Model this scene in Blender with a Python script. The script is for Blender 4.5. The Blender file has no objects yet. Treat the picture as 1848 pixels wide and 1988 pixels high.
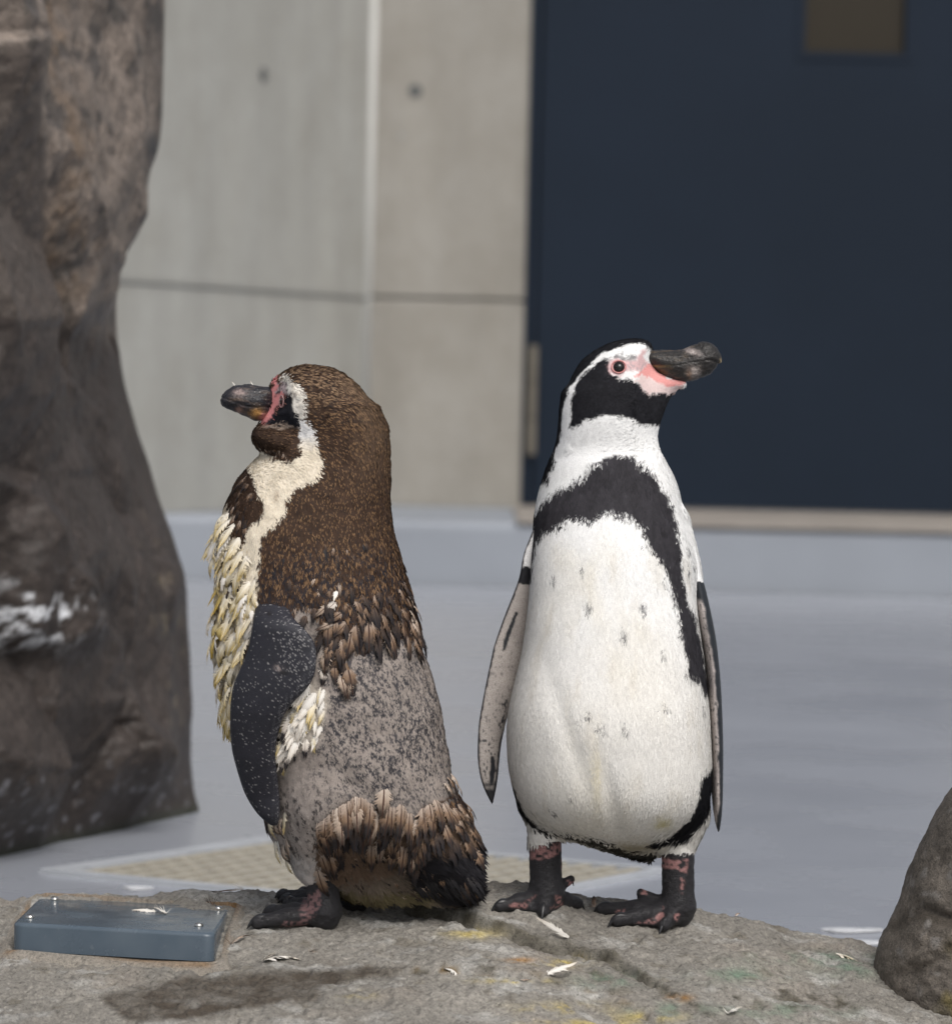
import bpy, math, random
import numpy as np
from mathutils import Matrix, Vector, Euler

random.seed(7)
rng = np.random.default_rng(7)
scene = bpy.context.scene
COL = scene.collection
R_ = math.radians

# ------------------------------------------------------------------ camera
FPX = 7363.0                      # focal length in photo units (1848 wide)
CAM = np.array([0.0, -4.0, 0.73])
PITCH, ROLL = R_(1.90), R_(1.3)
rot = (Euler((R_(90) - PITCH, 0, 0)).to_matrix() @ Matrix.Rotation(ROLL, 3, 'Z'))
RM = np.array(rot)
cam_d = bpy.data.cameras.new('camera')
cam = bpy.data.objects.new('camera', cam_d)
COL.objects.link(cam)
cam.matrix_world = Matrix.Translation(Vector(CAM)) @ rot.to_4x4()
cam_d.sensor_fit = 'HORIZONTAL'
cam_d.sensor_width = 36.0
cam_d.lens = 36.0 * FPX / 1848.0
cam_d.clip_start = 0.1
cam_d.clip_end = 500
cam_d.dof.use_dof = True
cam_d.dof.focus_distance = 3.96
cam_d.dof.aperture_fstop = 8.0
scene.camera = cam

# ------------------------------------------------------------------ light
SUN_EL, SUN_AZ = R_(51), R_(158)      # azimuth measured clockwise from +y
world = bpy.data.worlds.new('World')
scene.world = world
world.use_nodes = True
wn = world.node_tree
wn.nodes.clear()
sky = wn.nodes.new('ShaderNodeTexSky')
sky.sky_type = 'NISHITA'
sky.sun_disc = False
sky.sun_elevation = SUN_EL
sky.sun_rotation = SUN_AZ
sky.air_density = 1.0
sky.dust_density = 5.0
sky.ozone_density = 1.0
hs = wn.nodes.new('ShaderNodeHueSaturation')
hs.inputs['Saturation'].default_value = 0.40
bg = wn.nodes.new('ShaderNodeBackground')
bg.inputs['Strength'].default_value = 0.105
wo = wn.nodes.new('ShaderNodeOutputWorld')
wn.links.new(sky.outputs[0], hs.inputs['Color'])
wn.links.new(hs.outputs[0], bg.inputs['Color'])
wn.links.new(bg.outputs[0], wo.inputs['Surface'])
sun_d = bpy.data.lights.new('sun', 'SUN')
sun_d.energy = 1.5
sun_d.angle = R_(36)
sun_d.color = (1.0, 0.97, 0.93)
sun = bpy.data.objects.new('sun', sun_d)
COL.objects.link(sun)
sdir = Vector((math.sin(SUN_AZ) * math.cos(SUN_EL), math.cos(SUN_AZ) * math.cos(SUN_EL), math.sin(SUN_EL)))
sun.rotation_euler = sdir.to_track_quat('Z', 'Y').to_euler()
sun.location = (3, -3, 6)

scene.view_settings.view_transform = 'Standard'
scene.view_settings.look = 'None'
scene.view_settings.gamma = 1.0
scene.view_settings.use_curve_mapping = False
scene.view_settings.exposure = 0.31

# ------------------------------------------------------------------ helpers
def ray(u, v):
    d = np.array([(u - 924.0) / FPX, -(v - 994.0) / FPX, -1.0])
    return RM @ d

def W(u, v, y):
    """the point seen at photo position (u, v) that lies at depth y"""
    d = ray(u, v)
    t = (y - CAM[1]) / d[1]
    return CAM + d * t

def Wz(u, v, z):
    d = ray(u, v)
    t = (z - CAM[2]) / d[2]
    return CAM + d * t

def proj(P):
    """photo position of world points"""
    q = (np.asarray(P, float) - CAM) @ RM
    return 924.0 + FPX * q[..., 0] / -q[..., 2], 994.0 - FPX * q[..., 1] / -q[..., 2]

def _hash(ix, iy, iz, seed):
    h = (ix.astype(np.int64) * 374761393 + iy.astype(np.int64) * 668265263 + iz.astype(np.int64) * 2147483647 + seed * 974711) & 0xffffffff
    h = ((h ^ (h >> 13)) * 1274126177) & 0xffffffff
    h = h ^ (h >> 16)
    return (h & 0xffffff).astype(np.float64) / 0xffffff

def noise(P, scale=1.0, seed=0):
    P = np.asarray(P, float) * scale + 1000.0
    i = np.floor(P).astype(np.int64)
    f = P - i
    f = f * f * (3 - 2 * f)
    r = 0
    for dx in (0, 1):
        wx = f[..., 0] if dx else 1 - f[..., 0]
        for dy in (0, 1):
            wy = f[..., 1] if dy else 1 - f[..., 1]
            for dz in (0, 1):
                wz = f[..., 2] if dz else 1 - f[..., 2]
                r = r + wx * wy * wz * _hash(i[..., 0] + dx, i[..., 1] + dy, i[..., 2] + dz, seed)
    return r * 2 - 1

def fbm(P, scale, octv=4, seed=0, gain=0.5):
    a, s, r, t = 1.0, scale, 0, 0
    for k in range(octv):
        r = r + a * noise(P, s, seed + k * 17)
        t += a
        a *= gain
        s *= 2.03
    return r / t

def sstep(a, b, x):
    t = np.clip((x - a) / (b - a), 0, 1)
    return t * t * (3 - 2 * t)

def inside(poly, u, v):
    poly = np.asarray(poly, float)
    r = np.zeros(np.shape(u), bool)
    n = len(poly)
    for i in range(n):
        x1, y1 = poly[i]
        x2, y2 = poly[(i + 1) % n]
        if y1 == y2:
            continue
        c = ((y1 > v) != (y2 > v))
        xi = (x2 - x1) * (v - y1) / (y2 - y1) + x1
        r ^= c & (u < xi)
    return r

def polydist(pts, u, v, closed=False):
    """distance to a polyline and the side (+ = right of the direction of travel with v down)"""
    pts = np.asarray(pts, float)
    best = np.full(np.shape(u), 1e9)
    side = np.zeros(np.shape(u))
    tt = np.zeros(np.shape(u))
    n = len(pts)
    for i in range(n if closed else n - 1):
        a, b = pts[i], pts[(i + 1) % n]
        d = b - a
        L2 = max(d @ d, 1e-12)
        t = np.clip(((u - a[0]) * d[0] + (v - a[1]) * d[1]) / L2, 0, 1)
        px, py = u - a[0] - t * d[0], v - a[1] - t * d[1]
        q = np.hypot(px, py)
        m = q < best
        best = np.where(m, q, best)
        side = np.where(m, np.sign(d[0] * (v - a[1]) - d[1] * (u - a[0])), side)
        tt = np.where(m, (i + t) / max(n - 1, 1), tt)
    return best, side, tt

def psdf(poly, u, v):
    d, _, _ = polydist(poly, u, v, True)
    return np.where(inside(poly, u, v), -d, d)

def smin(a, b, k):
    h = np.clip(0.5 + 0.5 * (b - a) / k, 0, 1)
    return b * (1 - h) + a * h - k * h * (1 - h)

def blur(A, n):
    for _ in range(n):
        for ax in (0, 1):
            B = np.pad(A, [(1, 1) if k == ax else (0, 0) for k in range(2)], mode='edge')
            if ax == 0:
                A = (B[:-2] + 2 * B[1:-1] + B[2:]) / 4
            else:
                A = (B[:, :-2] + 2 * B[:, 1:-1] + B[:, 2:]) / 4
    return A

def surface_nets(F, o, h):
    nx, ny, nz = F.shape
    S = F < 0
    cn = [(a, b, c) for a in (0, 1) for b in (0, 1) for c in (0, 1)]
    sl = lambda A, c: A[c[0]:nx - 1 + c[0], c[1]:ny - 1 + c[1], c[2]:nz - 1 + c[2]]
    cnt = sum(sl(S, c).astype(np.int8) for c in cn)
    act = (cnt > 0) & (cnt < 8)
    I = np.argwhere(act)
    idx = -np.ones(act.shape, np.int64)
    idx[act] = np.arange(len(I))
    pos = np.zeros((len(I), 3))
    num = np.zeros(len(I))
    for c in cn:
        for ax in range(3):
            if c[ax]:
                continue
            c2 = list(c)
            c2[ax] = 1
            a = F[I[:, 0] + c[0], I[:, 1] + c[1], I[:, 2] + c[2]]
            b = F[I[:, 0] + c2[0], I[:, 1] + c2[1], I[:, 2] + c2[2]]
            m = (a < 0) != (b < 0)
            t = np.where(m, a / np.where(m, a - b, 1), 0)
            p = np.tile(np.array(c, float), (len(I), 1))
            p[:, ax] += t
            pos += p * m[:, None]
            num += m
    V = (I + pos / num[:, None]) * h + o
    quads = []
    for ax in range(3):
        A = np.take(S, range(0, F.shape[ax] - 1), ax)
        B = np.take(S, range(1, F.shape[ax]), ax)
        E = np.argwhere(A != B)
        b, c = [(1, 2), (2, 0), (0, 1)][ax]
        E = E[(E[:, b] > 0) & (E[:, c] > 0) & (E[:, b] < F.shape[b] - 1) & (E[:, c] < F.shape[c] - 1)]
        q = []
        for db, dc in ((-1, -1), (0, -1), (0, 0), (-1, 0)):
            e = E.copy()
            e[:, b] += db
            e[:, c] += dc
            q.append(idx[e[:, 0], e[:, 1], e[:, 2]])
        q = np.stack(q, 1)
        flip = ~S[E[:, 0], E[:, 1], E[:, 2]]
        q[flip] = q[flip][:, ::-1]
        quads.append(q)
    Q = np.concatenate(quads)
    Q = Q[(Q >= 0).all(1)]
    return V, Q

def vnormals(V, Q):
    N = np.zeros_like(V)
    fn = np.cross(V[Q[:, 2]] - V[Q[:, 0]], V[Q[:, 3]] - V[Q[:, 1]]) if Q.shape[1] == 4 else np.cross(V[Q[:, 1]] - V[Q[:, 0]], V[Q[:, 2]] - V[Q[:, 0]])
    for k in range(Q.shape[1]):
        np.add.at(N, Q[:, k], fn)
    return N / np.maximum(np.linalg.norm(N, axis=1), 1e-12)[:, None]

def npmesh(name, V, F, col=None, smooth=True):
    me = bpy.data.meshes.new(name)
    V = np.asarray(V, np.float32)
    F = np.asarray(F, np.int32)
    k = F.shape[1]
    me.vertices.add(len(V))
    me.vertices.foreach_set('co', V.ravel())
    me.loops.add(F.size)
    me.loops.foreach_set('vertex_index', F.ravel())
    me.polygons.add(len(F))
    me.polygons.foreach_set('loop_start', np.arange(0, F.size, k, dtype=np.int32))
    me.polygons.foreach_set('loop_total', np.full(len(F), k, np.int32))
    me.polygons.foreach_set('use_smooth', np.full(len(F), smooth, bool))
    me.update(calc_edges=True)
    if col is not None:
        a = me.attributes.new('Col', 'FLOAT_COLOR', 'POINT')
        c = np.ones((len(V), 4), np.float32)
        c[:, :3] = col
        a.data.foreach_set('color', c.ravel())
    return me

def obj(name, me, mat=None, parent=None):
    o = bpy.data.objects.new(name, me)
    COL.objects.link(o)
    if mat is not None and not me.materials:
        me.materials.append(mat)
    if parent is not None:
        o.parent = parent
        o.matrix_parent_inverse = parent_inv(parent)
    return o

def parent_inv(p):
    m = Matrix.Identity(4)
    while p is not None:
        m = (Matrix.LocRotScale(p.location, p.rotation_euler, p.scale) if p.rotation_mode != 'QUATERNION' else p.matrix_basis) .copy() if False else p.matrix_basis @ Matrix.Identity(4) if p.parent is None else parent_world(p)
        return m.inverted()
    return m

def parent_world(p):
    m = p.matrix_basis.copy()
    if p.parent is not None:
        m = parent_world(p.parent) @ p.matrix_parent_inverse @ m
    return m

def tag(o, label=None, cat=None, group=None, kind=None):
    if label: o['label'] = label
    if cat: o['category'] = cat
    if group: o['group'] = group
    if kind: o['kind'] = kind
    return o

def empty(name, loc):
    o = bpy.data.objects.new(name, None)
    o.empty_display_size = 0.05
    COL.objects.link(o)
    o.location = loc
    return o

class MB:
    def __init__(s):
        s.v, s.f = [], []
    def box(s, lo, hi, bev=0.0):
        lo, hi = np.array(lo, float), np.array(hi, float)
        b = len(s.v)
        if bev <= 0:
            for z in (lo[2], hi[2]):
                s.v += [(lo[0], lo[1], z), (hi[0], lo[1], z), (hi[0], hi[1], z), (lo[0], hi[1], z)]
            s.f += [tuple(b + i for i in q) for q in ((3, 2, 1, 0), (4, 5, 6, 7), (0, 1, 5, 4), (1, 2, 6, 5), (2, 3, 7, 6), (3, 0, 4, 7))]
        return s
    def prism(s, A, B):
        """closed tube between two equally long loops"""
        b, n = len(s.v), len(A)
        s.v += [tuple(p) for p in A] + [tuple(p) for p in B]
        for i in range(n):
            j = (i + 1) % n
            s.f.append((b + i, b + j, b + n + j, b + n + i))
        s.f.append(tuple(b + i for i in reversed(range(n))))
        s.f.append(tuple(b + n + i for i in range(n)))
        return s
    def build(s, name, mat, parent=None, bevel=0.0, smooth=False):
        me = bpy.data.meshes.new(name)
        me.from_pydata([tuple(map(float, p)) for p in s.v], [], s.f)
        me.update()
        if smooth:
            for p in me.polygons: p.use_smooth = True
        o = obj(name, me, mat, parent)
        if bevel:
            m = o.modifiers.new('bevel', 'BEVEL')
            m.width = bevel
            m.segments = 3
            m.limit_method = 'ANGLE'
            m.angle_limit = R_(30)
            m.harden_normals = False
        return o

# ------------------------------------------------------------------ materials
def newmat(name):
    m = bpy.data.materials.new(name)
    m.use_nodes = True
    nt = m.node_tree
    b = nt.nodes['Principled BSDF']
    return m, nt, b

def nd(nt, typ, **kw):
    n = nt.nodes.new(typ)
    for k, v in kw.items():
        if k in n.inputs:
            n.inputs[k].default_value = v
        else:
            setattr(n, k, v)
    return n

def ramp(nt, fac, stops):
    r = nt.nodes.new('ShaderNodeValToRGB')
    e = r.color_ramp.elements
    while len(e) < len(stops): e.new(0.5)
    for i, (p, c) in enumerate(stops):
        e[i].position = p
        e[i].color = (c, c, c, 1) if isinstance(c, (int, float)) else (*c, 1)
    nt.links.new(fac, r.inputs[0])
    return r.outputs[0]

def mix(nt, a, b, fac, mode='MIX'):
    n = nt.nodes.new('ShaderNodeMix')
    n.data_type = 'RGBA'
    n.blend_type = mode
    for s, x in ((6, a), (7, b)):
        if isinstance(x, tuple): n.inputs[s].default_value = (*x, 1)
        else: nt.links.new(x, n.inputs[s])
    if isinstance(fac, (int, float)): n.inputs[0].default_value = fac
    else: nt.links.new(fac, n.inputs[0])
    return n.outputs[2]

def noise_out(nt, scale, detail=4, rough=0.55, vec=None):
    n = nd(nt, 'ShaderNodeTexNoise')
    n.inputs['Scale'].default_value = scale
    n.inputs['Detail'].default_value = detail
    n.inputs['Roughness'].default_value = rough
    if vec is None:
        tc = nt.nodes.new('ShaderNodeTexCoord')
        vec = tc.outputs['Object']
    nt.links.new(vec, n.inputs['Vector'])
    return n.outputs['Fac']

def bump(nt, b, h, strength, dist=0.001):
    n = nd(nt, 'ShaderNodeBump')
    n.inputs['Strength'].default_value = strength
    n.inputs['Distance'].default_value = dist
    nt.links.new(h, n.inputs['Height'])
    nt.links.new(n.outputs[0], b.inputs['Normal'])

def mapped(nt, scale):
    tc = nt.nodes.new('ShaderNodeTexCoord')
    m = nd(nt, 'ShaderNodeMapping')
    m.inputs['Scale'].default_value = scale
    nt.links.new(tc.outputs['Object'], m.inputs[0])
    return m.outputs[0]

def simple(name, col, rough=0.6, nscale=0, namt=0.0, metal=0.0, spec=0.5):
    m, nt, b = newmat(name)
    b.inputs['Roughness'].default_value = rough
    b.inputs['Metallic'].default_value = metal
    b.inputs['Specular IOR Level'].default_value = spec
    if nscale:
        n = noise_out(nt, nscale)
        f = ramp(nt, n, [(0.3, 1 - namt), (0.7, 1 + namt)])
        nt.links.new(mix(nt, col, f, 1.0, 'MULTIPLY'), b.inputs['Base Color'])
    else:
        b.inputs['Base Color'].default_value = (*col, 1)
    return m

def attrmat(name, rough=0.7, spec=0.3, grain=0, gamt=0.0, bscale=0, bstr=0.0, bdist=0.001, sheen=0.0):
    m, nt, b = newmat(name)
    a = nd(nt, 'ShaderNodeAttribute')
    a.attribute_name = 'Col'
    c = a.outputs['Color']
    if grain:
        n = noise_out(nt, grain, 3, 0.6)
        c = mix(nt, c, ramp(nt, n, [(0.3, 1 - gamt), (0.7, 1 + gamt)]), 1.0, 'MULTIPLY')
    nt.links.new(c, b.inputs['Base Color'])
    b.inputs['Roughness'].default_value = rough
    b.inputs['Specular IOR Level'].default_value = spec
    b.inputs['Sheen Weight'].default_value = sheen
    if bscale:
        bump(nt, b, noise_out(nt, bscale, 3), bstr, bdist)
    return m

def rockmat(name, g1=220, g2=700, rough=0.85, b2=0.8):
    m, nt, b = newmat(name)
    a = nd(nt, 'ShaderNodeAttribute')
    a.attribute_name = 'Col'
    n1 = noise_out(nt, g1, 5, 0.65)
    n2 = noise_out(nt, g2, 3, 0.6)
    c = mix(nt, a.outputs['Color'], ramp(nt, n1, [(0.28, 0.38), (0.43, 0.86), (0.6, 1.08), (0.74, 1.5)]), 1.0, 'MULTIPLY')
    c = mix(nt, c, ramp(nt, n2, [(0.30, 0.35), (0.42, 0.95), (0.62, 1.05), (0.72, 1.55)]), 1.0, 'MULTIPLY')
    nt.links.new(c, b.inputs['Base Color'])
    b.inputs['Roughness'].default_value = rough
    b.inputs['Specular IOR Level'].default_value = 0.35
    ad = nd(nt, 'ShaderNodeMath', operation='ADD')
    nt.links.new(n1, ad.inputs[0])
    nt.links.new(n2, ad.inputs[1])
    bump(nt, b, ad.outputs[0], b2, 0.0025)
    return m

def lin(*c):
    return np.array([((x / 255 + 0.055) / 1.055) ** 2.4 if x > 10 else x / 255 / 12.92 for x in c])

# ------------------------------------------------------------------ rock ground the birds stand on
CREST_Y = 0.07
CREST = [(-400, 1756), (-60, 1748), (0, 1746), (178, 1740), (398, 1735), (535, 1730), (700, 1722), (860, 1716), (929, 1714), (1026, 1720), (1135, 1739),
         (1235, 1749), (1321, 1757), (1386, 1774), (1436, 1785), (1527, 1810), (1668, 1830), (1700, 1838), (1848, 1860), (2250, 1900)]
_cw = np.array([W(u, v, CREST_Y) for u, v in CREST])
SLOPE = 0.17

def hz0(x, y):
    zc = np.interp(x, _cw[:, 0], _cw[:, 2])
    s = CREST_Y - y
    front = SLOPE * np.maximum(s, 0) + 0.10 * np.maximum(s - 0.35, 0) ** 2
    back = 7.0 * np.minimum(s, 0) ** 2
    return zc - front - back

_ys = np.linspace(-1.2, 0.12, 2600)

def hit(u, v, fn):
    d = ray(u, v)
    t = (_ys - CAM[1]) / d[1]
    X, Z = CAM[0] + d[0] * t, CAM[2] + d[2] * t
    g = fn(X, _ys) - Z
    k = int(np.argmax(g > 0))
    if g[k] <= 0: k = len(_ys) - 1
    return np.array([X[k], _ys[k], Z[k]])

CRACK_UV = [(770, 1741), (800, 1750), (870, 1766), (930, 1782), (1000, 1800), (1060, 1820), (1120, 1834), (1185, 1856), (1235, 1882), (1285, 1912), (1320, 1937), (1370, 1965), (1440, 2010)]
CRACK = np.array([hit(u, v, hz0)[:2] for u, v in CRACK_UV])
LEDGE = np.array([hit(u, v, hz0)[:2] for u, v in [(815, 1885), (880, 1880), (962, 1889), (1040, 1900), (1105, 1913), (1180, 1935), (1250, 1962)]])
LEDGE2 = np.array([hit(u, v, hz0)[:2] for u, v in [(960, 1864), (1010, 1866), (1060, 1870), (1120, 1880), (1165, 1890)]])
MOUND = np.array([hit(u, v, hz0)[:2] for u, v in [(1390, 1905), (1440, 1885), (1520, 1868), (1610, 1872), (1670, 1890)]])

def hz(x, y, fine=True):
    x, y = np.asarray(x, float), np.asarray(y, float)
    z = hz0(x, y)
    P = np.stack([x, y, np.zeros_like(x)], -1)
    d, side, tt = polydist(CRACK, x, y)
    wob = 0.004 * noise(P, 60, 5)
    sd = d * side + wob
    fade = sstep(0.0, 0.10, tt) * (1 - 0.85 * sstep(0.55, 0.85, tt))
    near = np.exp(-(d / 0.10) ** 2)
    z = z - fade * near * 0.011 * sstep(0.001, -0.004, sd)            # the near block sits lower
    z = z - fade * 0.009 * np.exp(-((sd + 0.0045) / 0.0035) ** 2) * (0.55 + 0.6 * noise(P, 40, 9))
    d, side, tt = polydist(LEDGE, x, y)
    z = z - 0.006 * np.exp(-(d / 0.07) ** 2) * sstep(-0.004, 0.006, -d * side + 0.006 * noise(P, 45, 8)) - 0.004 * np.exp(-((d + .3 * wob) / 0.005) ** 2)
    d, side, tt = polydist(LEDGE2, x, y)
    z = z - 0.005 * np.exp(-((d + wob) / 0.006) ** 2)
    d, side, tt = polydist(MOUND, x, y)
    z = z + 0.008 * np.exp(-(d / 0.035) ** 2)
    z = z + 0.0045 * noise(P, 14, 1) + 0.003 * noise(P, 31, 2)
    if fine:
        z = z + 0.0026 * noise(P, 75, 3) + 0.0018 * noise(P, 190, 4) + 0.0006 * noise(P, 400, 6)
    return z

hzs = lambda x, y: hz(x, y, False)

def rock_colour(X, Y, Z):
    P = np.stack([X, Y, Z], -1)
    u, v = proj(P)
    base = np.array([0.2065, 0.1934, 0.1711])
    c = np.tile(base, (len(X), 1))
    n1 = fbm(P, 10, 4, 11)
    c *= (1 + 0.38 * n1)[:, None]
    warm = sstep(0.0, 0.5, fbm(P, 14, 3, 21))
    c = c * (1 - 0.35 * warm[:, None]) + np.array([0.235, 0.200, 0.165]) * 0.35 * warm[:, None]
    def put(mask, colr, amt=1.0):
        m = np.clip(mask * amt, 0, 1)[:, None]
        c[:] = c * (1 - m) + np.array(colr) * m
    # pale scuffs
    put(sstep(0.05, 0.4, fbm(P * np.array([1, 1.6, 1]), 24, 4, 31)), (0.36, 0.355, 0.335), 0.6)
    put(sstep(0.25, 0.5, fbm(P, 45, 4, 32)), (0.13, 0.115, 0.09), 0.6)
    wb = 9 * fbm(P, 40, 3, 41)
    # dark damp hollow
    wet = psdf([(195, 1940), (330, 1902), (480, 1890), (780, 1876), (765, 1890), (640, 1912), (600, 1940), (470, 1962), (400, 1975), (250, 1985)], u + 2 * wb, v + wb)
    put(sstep(10, -8, wet) * (0.85 + 0.5 * fbm(P, 60, 3, 43)), (0.062, 0.050, 0.038), 0.97)
    # crack and ledges
    d, side, tt = polydist(CRACK, X, Y)
    put(np.exp(-((d + 0.003 * side) / 0.007) ** 2) * sstep(0, .1, tt) * (1 - .5 * sstep(.6, 1, tt)) * (0.75 + .5 * noise(P, 70, 46)), (0.075, 0.066, 0.046), 0.95)
    for L in (LEDGE, LEDGE2):
        d, side, tt = polydist(L, X, Y)
        put(np.exp(-(d / 0.006) ** 2) * sstep(-0.2, 0.5, noise(P, 55, 44)), (0.13, 0.085, 0.032), 0.9)
        put(np.exp(-(d / 0.012) ** 2) * sstep(0.1, 0.5, noise(P, 45, 45)), (0.07, 0.062, 0.045), 0.8)
    # yellow and green stains
    for cu, cv, ru, rv in ((915, 1815, 48, 9), (1095, 1870, 45, 8), (1090, 1960, 80, 12), (1150, 1990, 110, 10), (1260, 1975, 60, 9), (690, 1935, 30, 8), (1010, 1905, 90, 5)):
        q = ((u - cu) / ru) ** 2 + ((v - cv) / rv) ** 2
        put(np.exp(-q) * sstep(-0.3, 0.4, fbm(P, 60, 3, 51)), (0.40, 0.32, 0.10), 0.9)
    for cu, cv, ru, rv in ((1440, 1895, 75, 14), (1560, 1860, 110, 10), (1650, 1875, 60, 22), (1520, 1965, 120, 14), (1290, 1960, 70, 12), (1180, 1905, 60, 14)):
        q = ((u - cu) / ru) ** 2 + ((v - cv) / rv) ** 2
        put(np.exp(-q) * sstep(-0.4, 0.5, fbm(P, 50, 3, 52)), (0.13, 0.185, 0.135), 0.95)
    for cu, cv, ru, rv in ((1320, 1938, 22, 7), (180, 1862, 40, 5), (310, 1866, 60, 6), (270, 1864, 40, 6), (1010, 1865, 26, 5)):
        q = ((u - cu) / ru) ** 2 + ((v - cv) / rv) ** 2
        put(np.exp(-q) * sstep(-0.5, 0.2, fbm(P, 80, 3, 53)), (0.26, 0.13, 0.030), 0.95)
    for cu, cv, ru, rv in ((1560, 1945, 70, 16), (1430, 1938, 24, 8), (1520, 1925, 20, 10), (1640, 1950, 40, 12)):
        q = ((u - cu) / ru) ** 2 + ((v - cv) / rv) ** 2
        put(np.exp(-q) * sstep(-0.1, 0.35, fbm(P, 70, 3, 54)), (0.06, 0.052, 0.036), 0.95)
    return np.clip(c, 0.01, 0.8)

M_rock = rockmat('sandy_rock', 170, 460, 0.85, 0.5)
xs = np.concatenate([np.linspace(-0.85, -0.56, 50)[:-1], np.linspace(-0.56, 0.56, 720), np.linspace(0.56, 0.85, 50)[1:]])
ys = np.concatenate([np.linspace(-1.1, -0.42, 60)[:-1], np.linspace(-0.42, 0.11, 330), np.linspace(0.11, 0.30, 30)[1:]])
GX, GY = np.meshgrid(xs, ys, indexing='ij')
GZ = np.maximum(hz(GX.ravel(), GY.ravel()), -0.05)
idx = np.arange(GX.size).reshape(GX.shape)
Q = np.stack([idx[:-1, :-1], idx[1:, :-1], idx[1:, 1:], idx[:-1, 1:]], -1).reshape(-1, 4)
V = np.stack([GX.ravel(), GY.ravel(), GZ], -1)
tag(obj('rock_ground', npmesh('rock_ground', V, Q, rock_colour(V[:, 0], V[:, 1], V[:, 2])), M_rock), kind='structure')

# ------------------------------------------------------------------ floor, step, wall and door behind
m, nt, b = newmat('wet_painted_floor')
n1 = noise_out(nt, 1.3, 5, 0.6)
n2 = noise_out(nt, 3.0, 6, 0.7, mapped(nt, (0.8, 1.2, 1)))
c = mix(nt, (0.2790, 0.2957, 0.3329), (0.2902, 0.3069, 0.3432), ramp(nt, n1, [(0.35, 0), (0.65, 1)]))
c = mix(nt, c, (0.36, 0.38, 0.42), ramp(nt, n2, [(0.55, 0), (0.8, 0.3)]))
nt.links.new(c, b.inputs['Base Color'])
nt.links.new(ramp(nt, n1, [(0.3, 0.22), (0.7, 0.34)]), b.inputs['Roughness'])
b.inputs['Specular IOR Level'].default_value = 0.45
bump(nt, b, noise_out(nt, 5, 2), 0.05, 0.004)
M_floor = m

# grating corners on the floor
GA, GB, GC = Wz(96, 1697, 0), Wz(554, 1629, 0), Wz(1290, 1694, 0)
GD = GA + GC - GB

def quad_floor(hole):
    lo, hi = (-6, -6), (8, 9.78)
    v = [(lo[0], lo[1], 0), (hi[0], lo[1], 0), (hi[0], hi[1], 0), (lo[0], hi[1], 0)] + [(p[0], p[1], 0) for p in hole]
    return v
hole = [GD, GC, GB, GA]       # counter-clockwise from the camera side
fv = quad_floor(hole)
me = bpy.data.meshes.new('floor')
me.from_pydata([tuple(map(float, p)) for p in fv], [], [(0, 1, 5, 4), (1, 2, 6, 5), (2, 3, 7, 6), (3, 0, 4, 7)])
tag(obj('floor', me, M_floor), kind='structure')
pit = MB()
pb = [np.array([p[0], p[1], -0.09]) for p in hole]
pt = [np.array([p[0], p[1], -0.002]) for p in hole]
pit.v = [tuple(p) for p in pb + pt]
pit.f = [(0, 1, 2, 3), (0, 4, 5, 1), (1, 5, 6, 2), (2, 6, 7, 3), (3, 7, 4, 0)]
tag(pit.build('drain_channel', simple('drain_concrete', (0.10, 0.085, 0.06), 0.9, 20, 0.2)), kind='structure')

M_cream = simple('cream_plastic', (0.3348, 0.3116, 0.2604), 0.55, 30, 0.08)
M_white_fr = simple('white_frame', (0.3720, 0.3906, 0.4185), 0.5, 12, 0.08)
gr = empty('drain_grating', tuple((GA + GC) / 2))
tag(gr, 'cream plastic drain grating set flush in the grey floor behind the penguins', 'drain grating')

def bar(p, q, w, z0, z1, name, mat):
    p, q = np.array(p), np.array(q)
    d = (q - p) / np.linalg.norm(q - p)
    s = np.array([-d[1], d[0], 0]) * w / 2
    lp = [p + s, p - s, q - s, q + s]
    return MB().prism([(a[0], a[1], z0) for a in lp], [(a[0], a[1], z1) for a in lp]).build(name, mat, gr)
ab, bc = GB - GA, GC - GB
na, nb = int(np.linalg.norm(bc) / 0.040), int(np.linalg.norm(ab) / 0.040)
for i in range(1, na):
    t = i / na
    bar(GA + bc * t, GB + bc * t, 0.016, -0.018, 0.004, 'bar', M_cream)
for i in range(1, nb):
    t = i / nb
    bar(GA + ab * t, GD + ab * t, 0.016, -0.018, 0.0015, 'cross_bar', M_cream)
for k_, (p, q) in enumerate(((GA, GB), (GB, GC), (GC, GD), (GD, GA))):
    bar(p, q, 0.040 if k_ == 0 else 0.020, -0.02 - 0.001 * k_, 0.0055 + 0.0007 * k_, 'frame', M_white_fr)

# raised step the wall stands on
PZ = W(820, 1010, 9.8)[2]
M_step = simple('step_paint', (0.2437, 0.2641, 0.2976), 0.65, 1.4, 0.10)
THX = W(1003, 1000, 9.8)[0]
tag(MB().box((-6, 9.8, -0.05), (8, 13.5, PZ)).build('step', M_step, bevel=0.03), kind='structure')
M_thr = simple('beige_concrete', (0.245, 0.222, 0.198), 0.8, 6, 0.15)
tag(MB().box((THX, 9.785, PZ - 0.006), (8, 13.5, PZ + 0.012)).build('door_threshold', M_thr, bevel=0.015),
    'long beige concrete threshold below the navy door', 'threshold')

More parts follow.
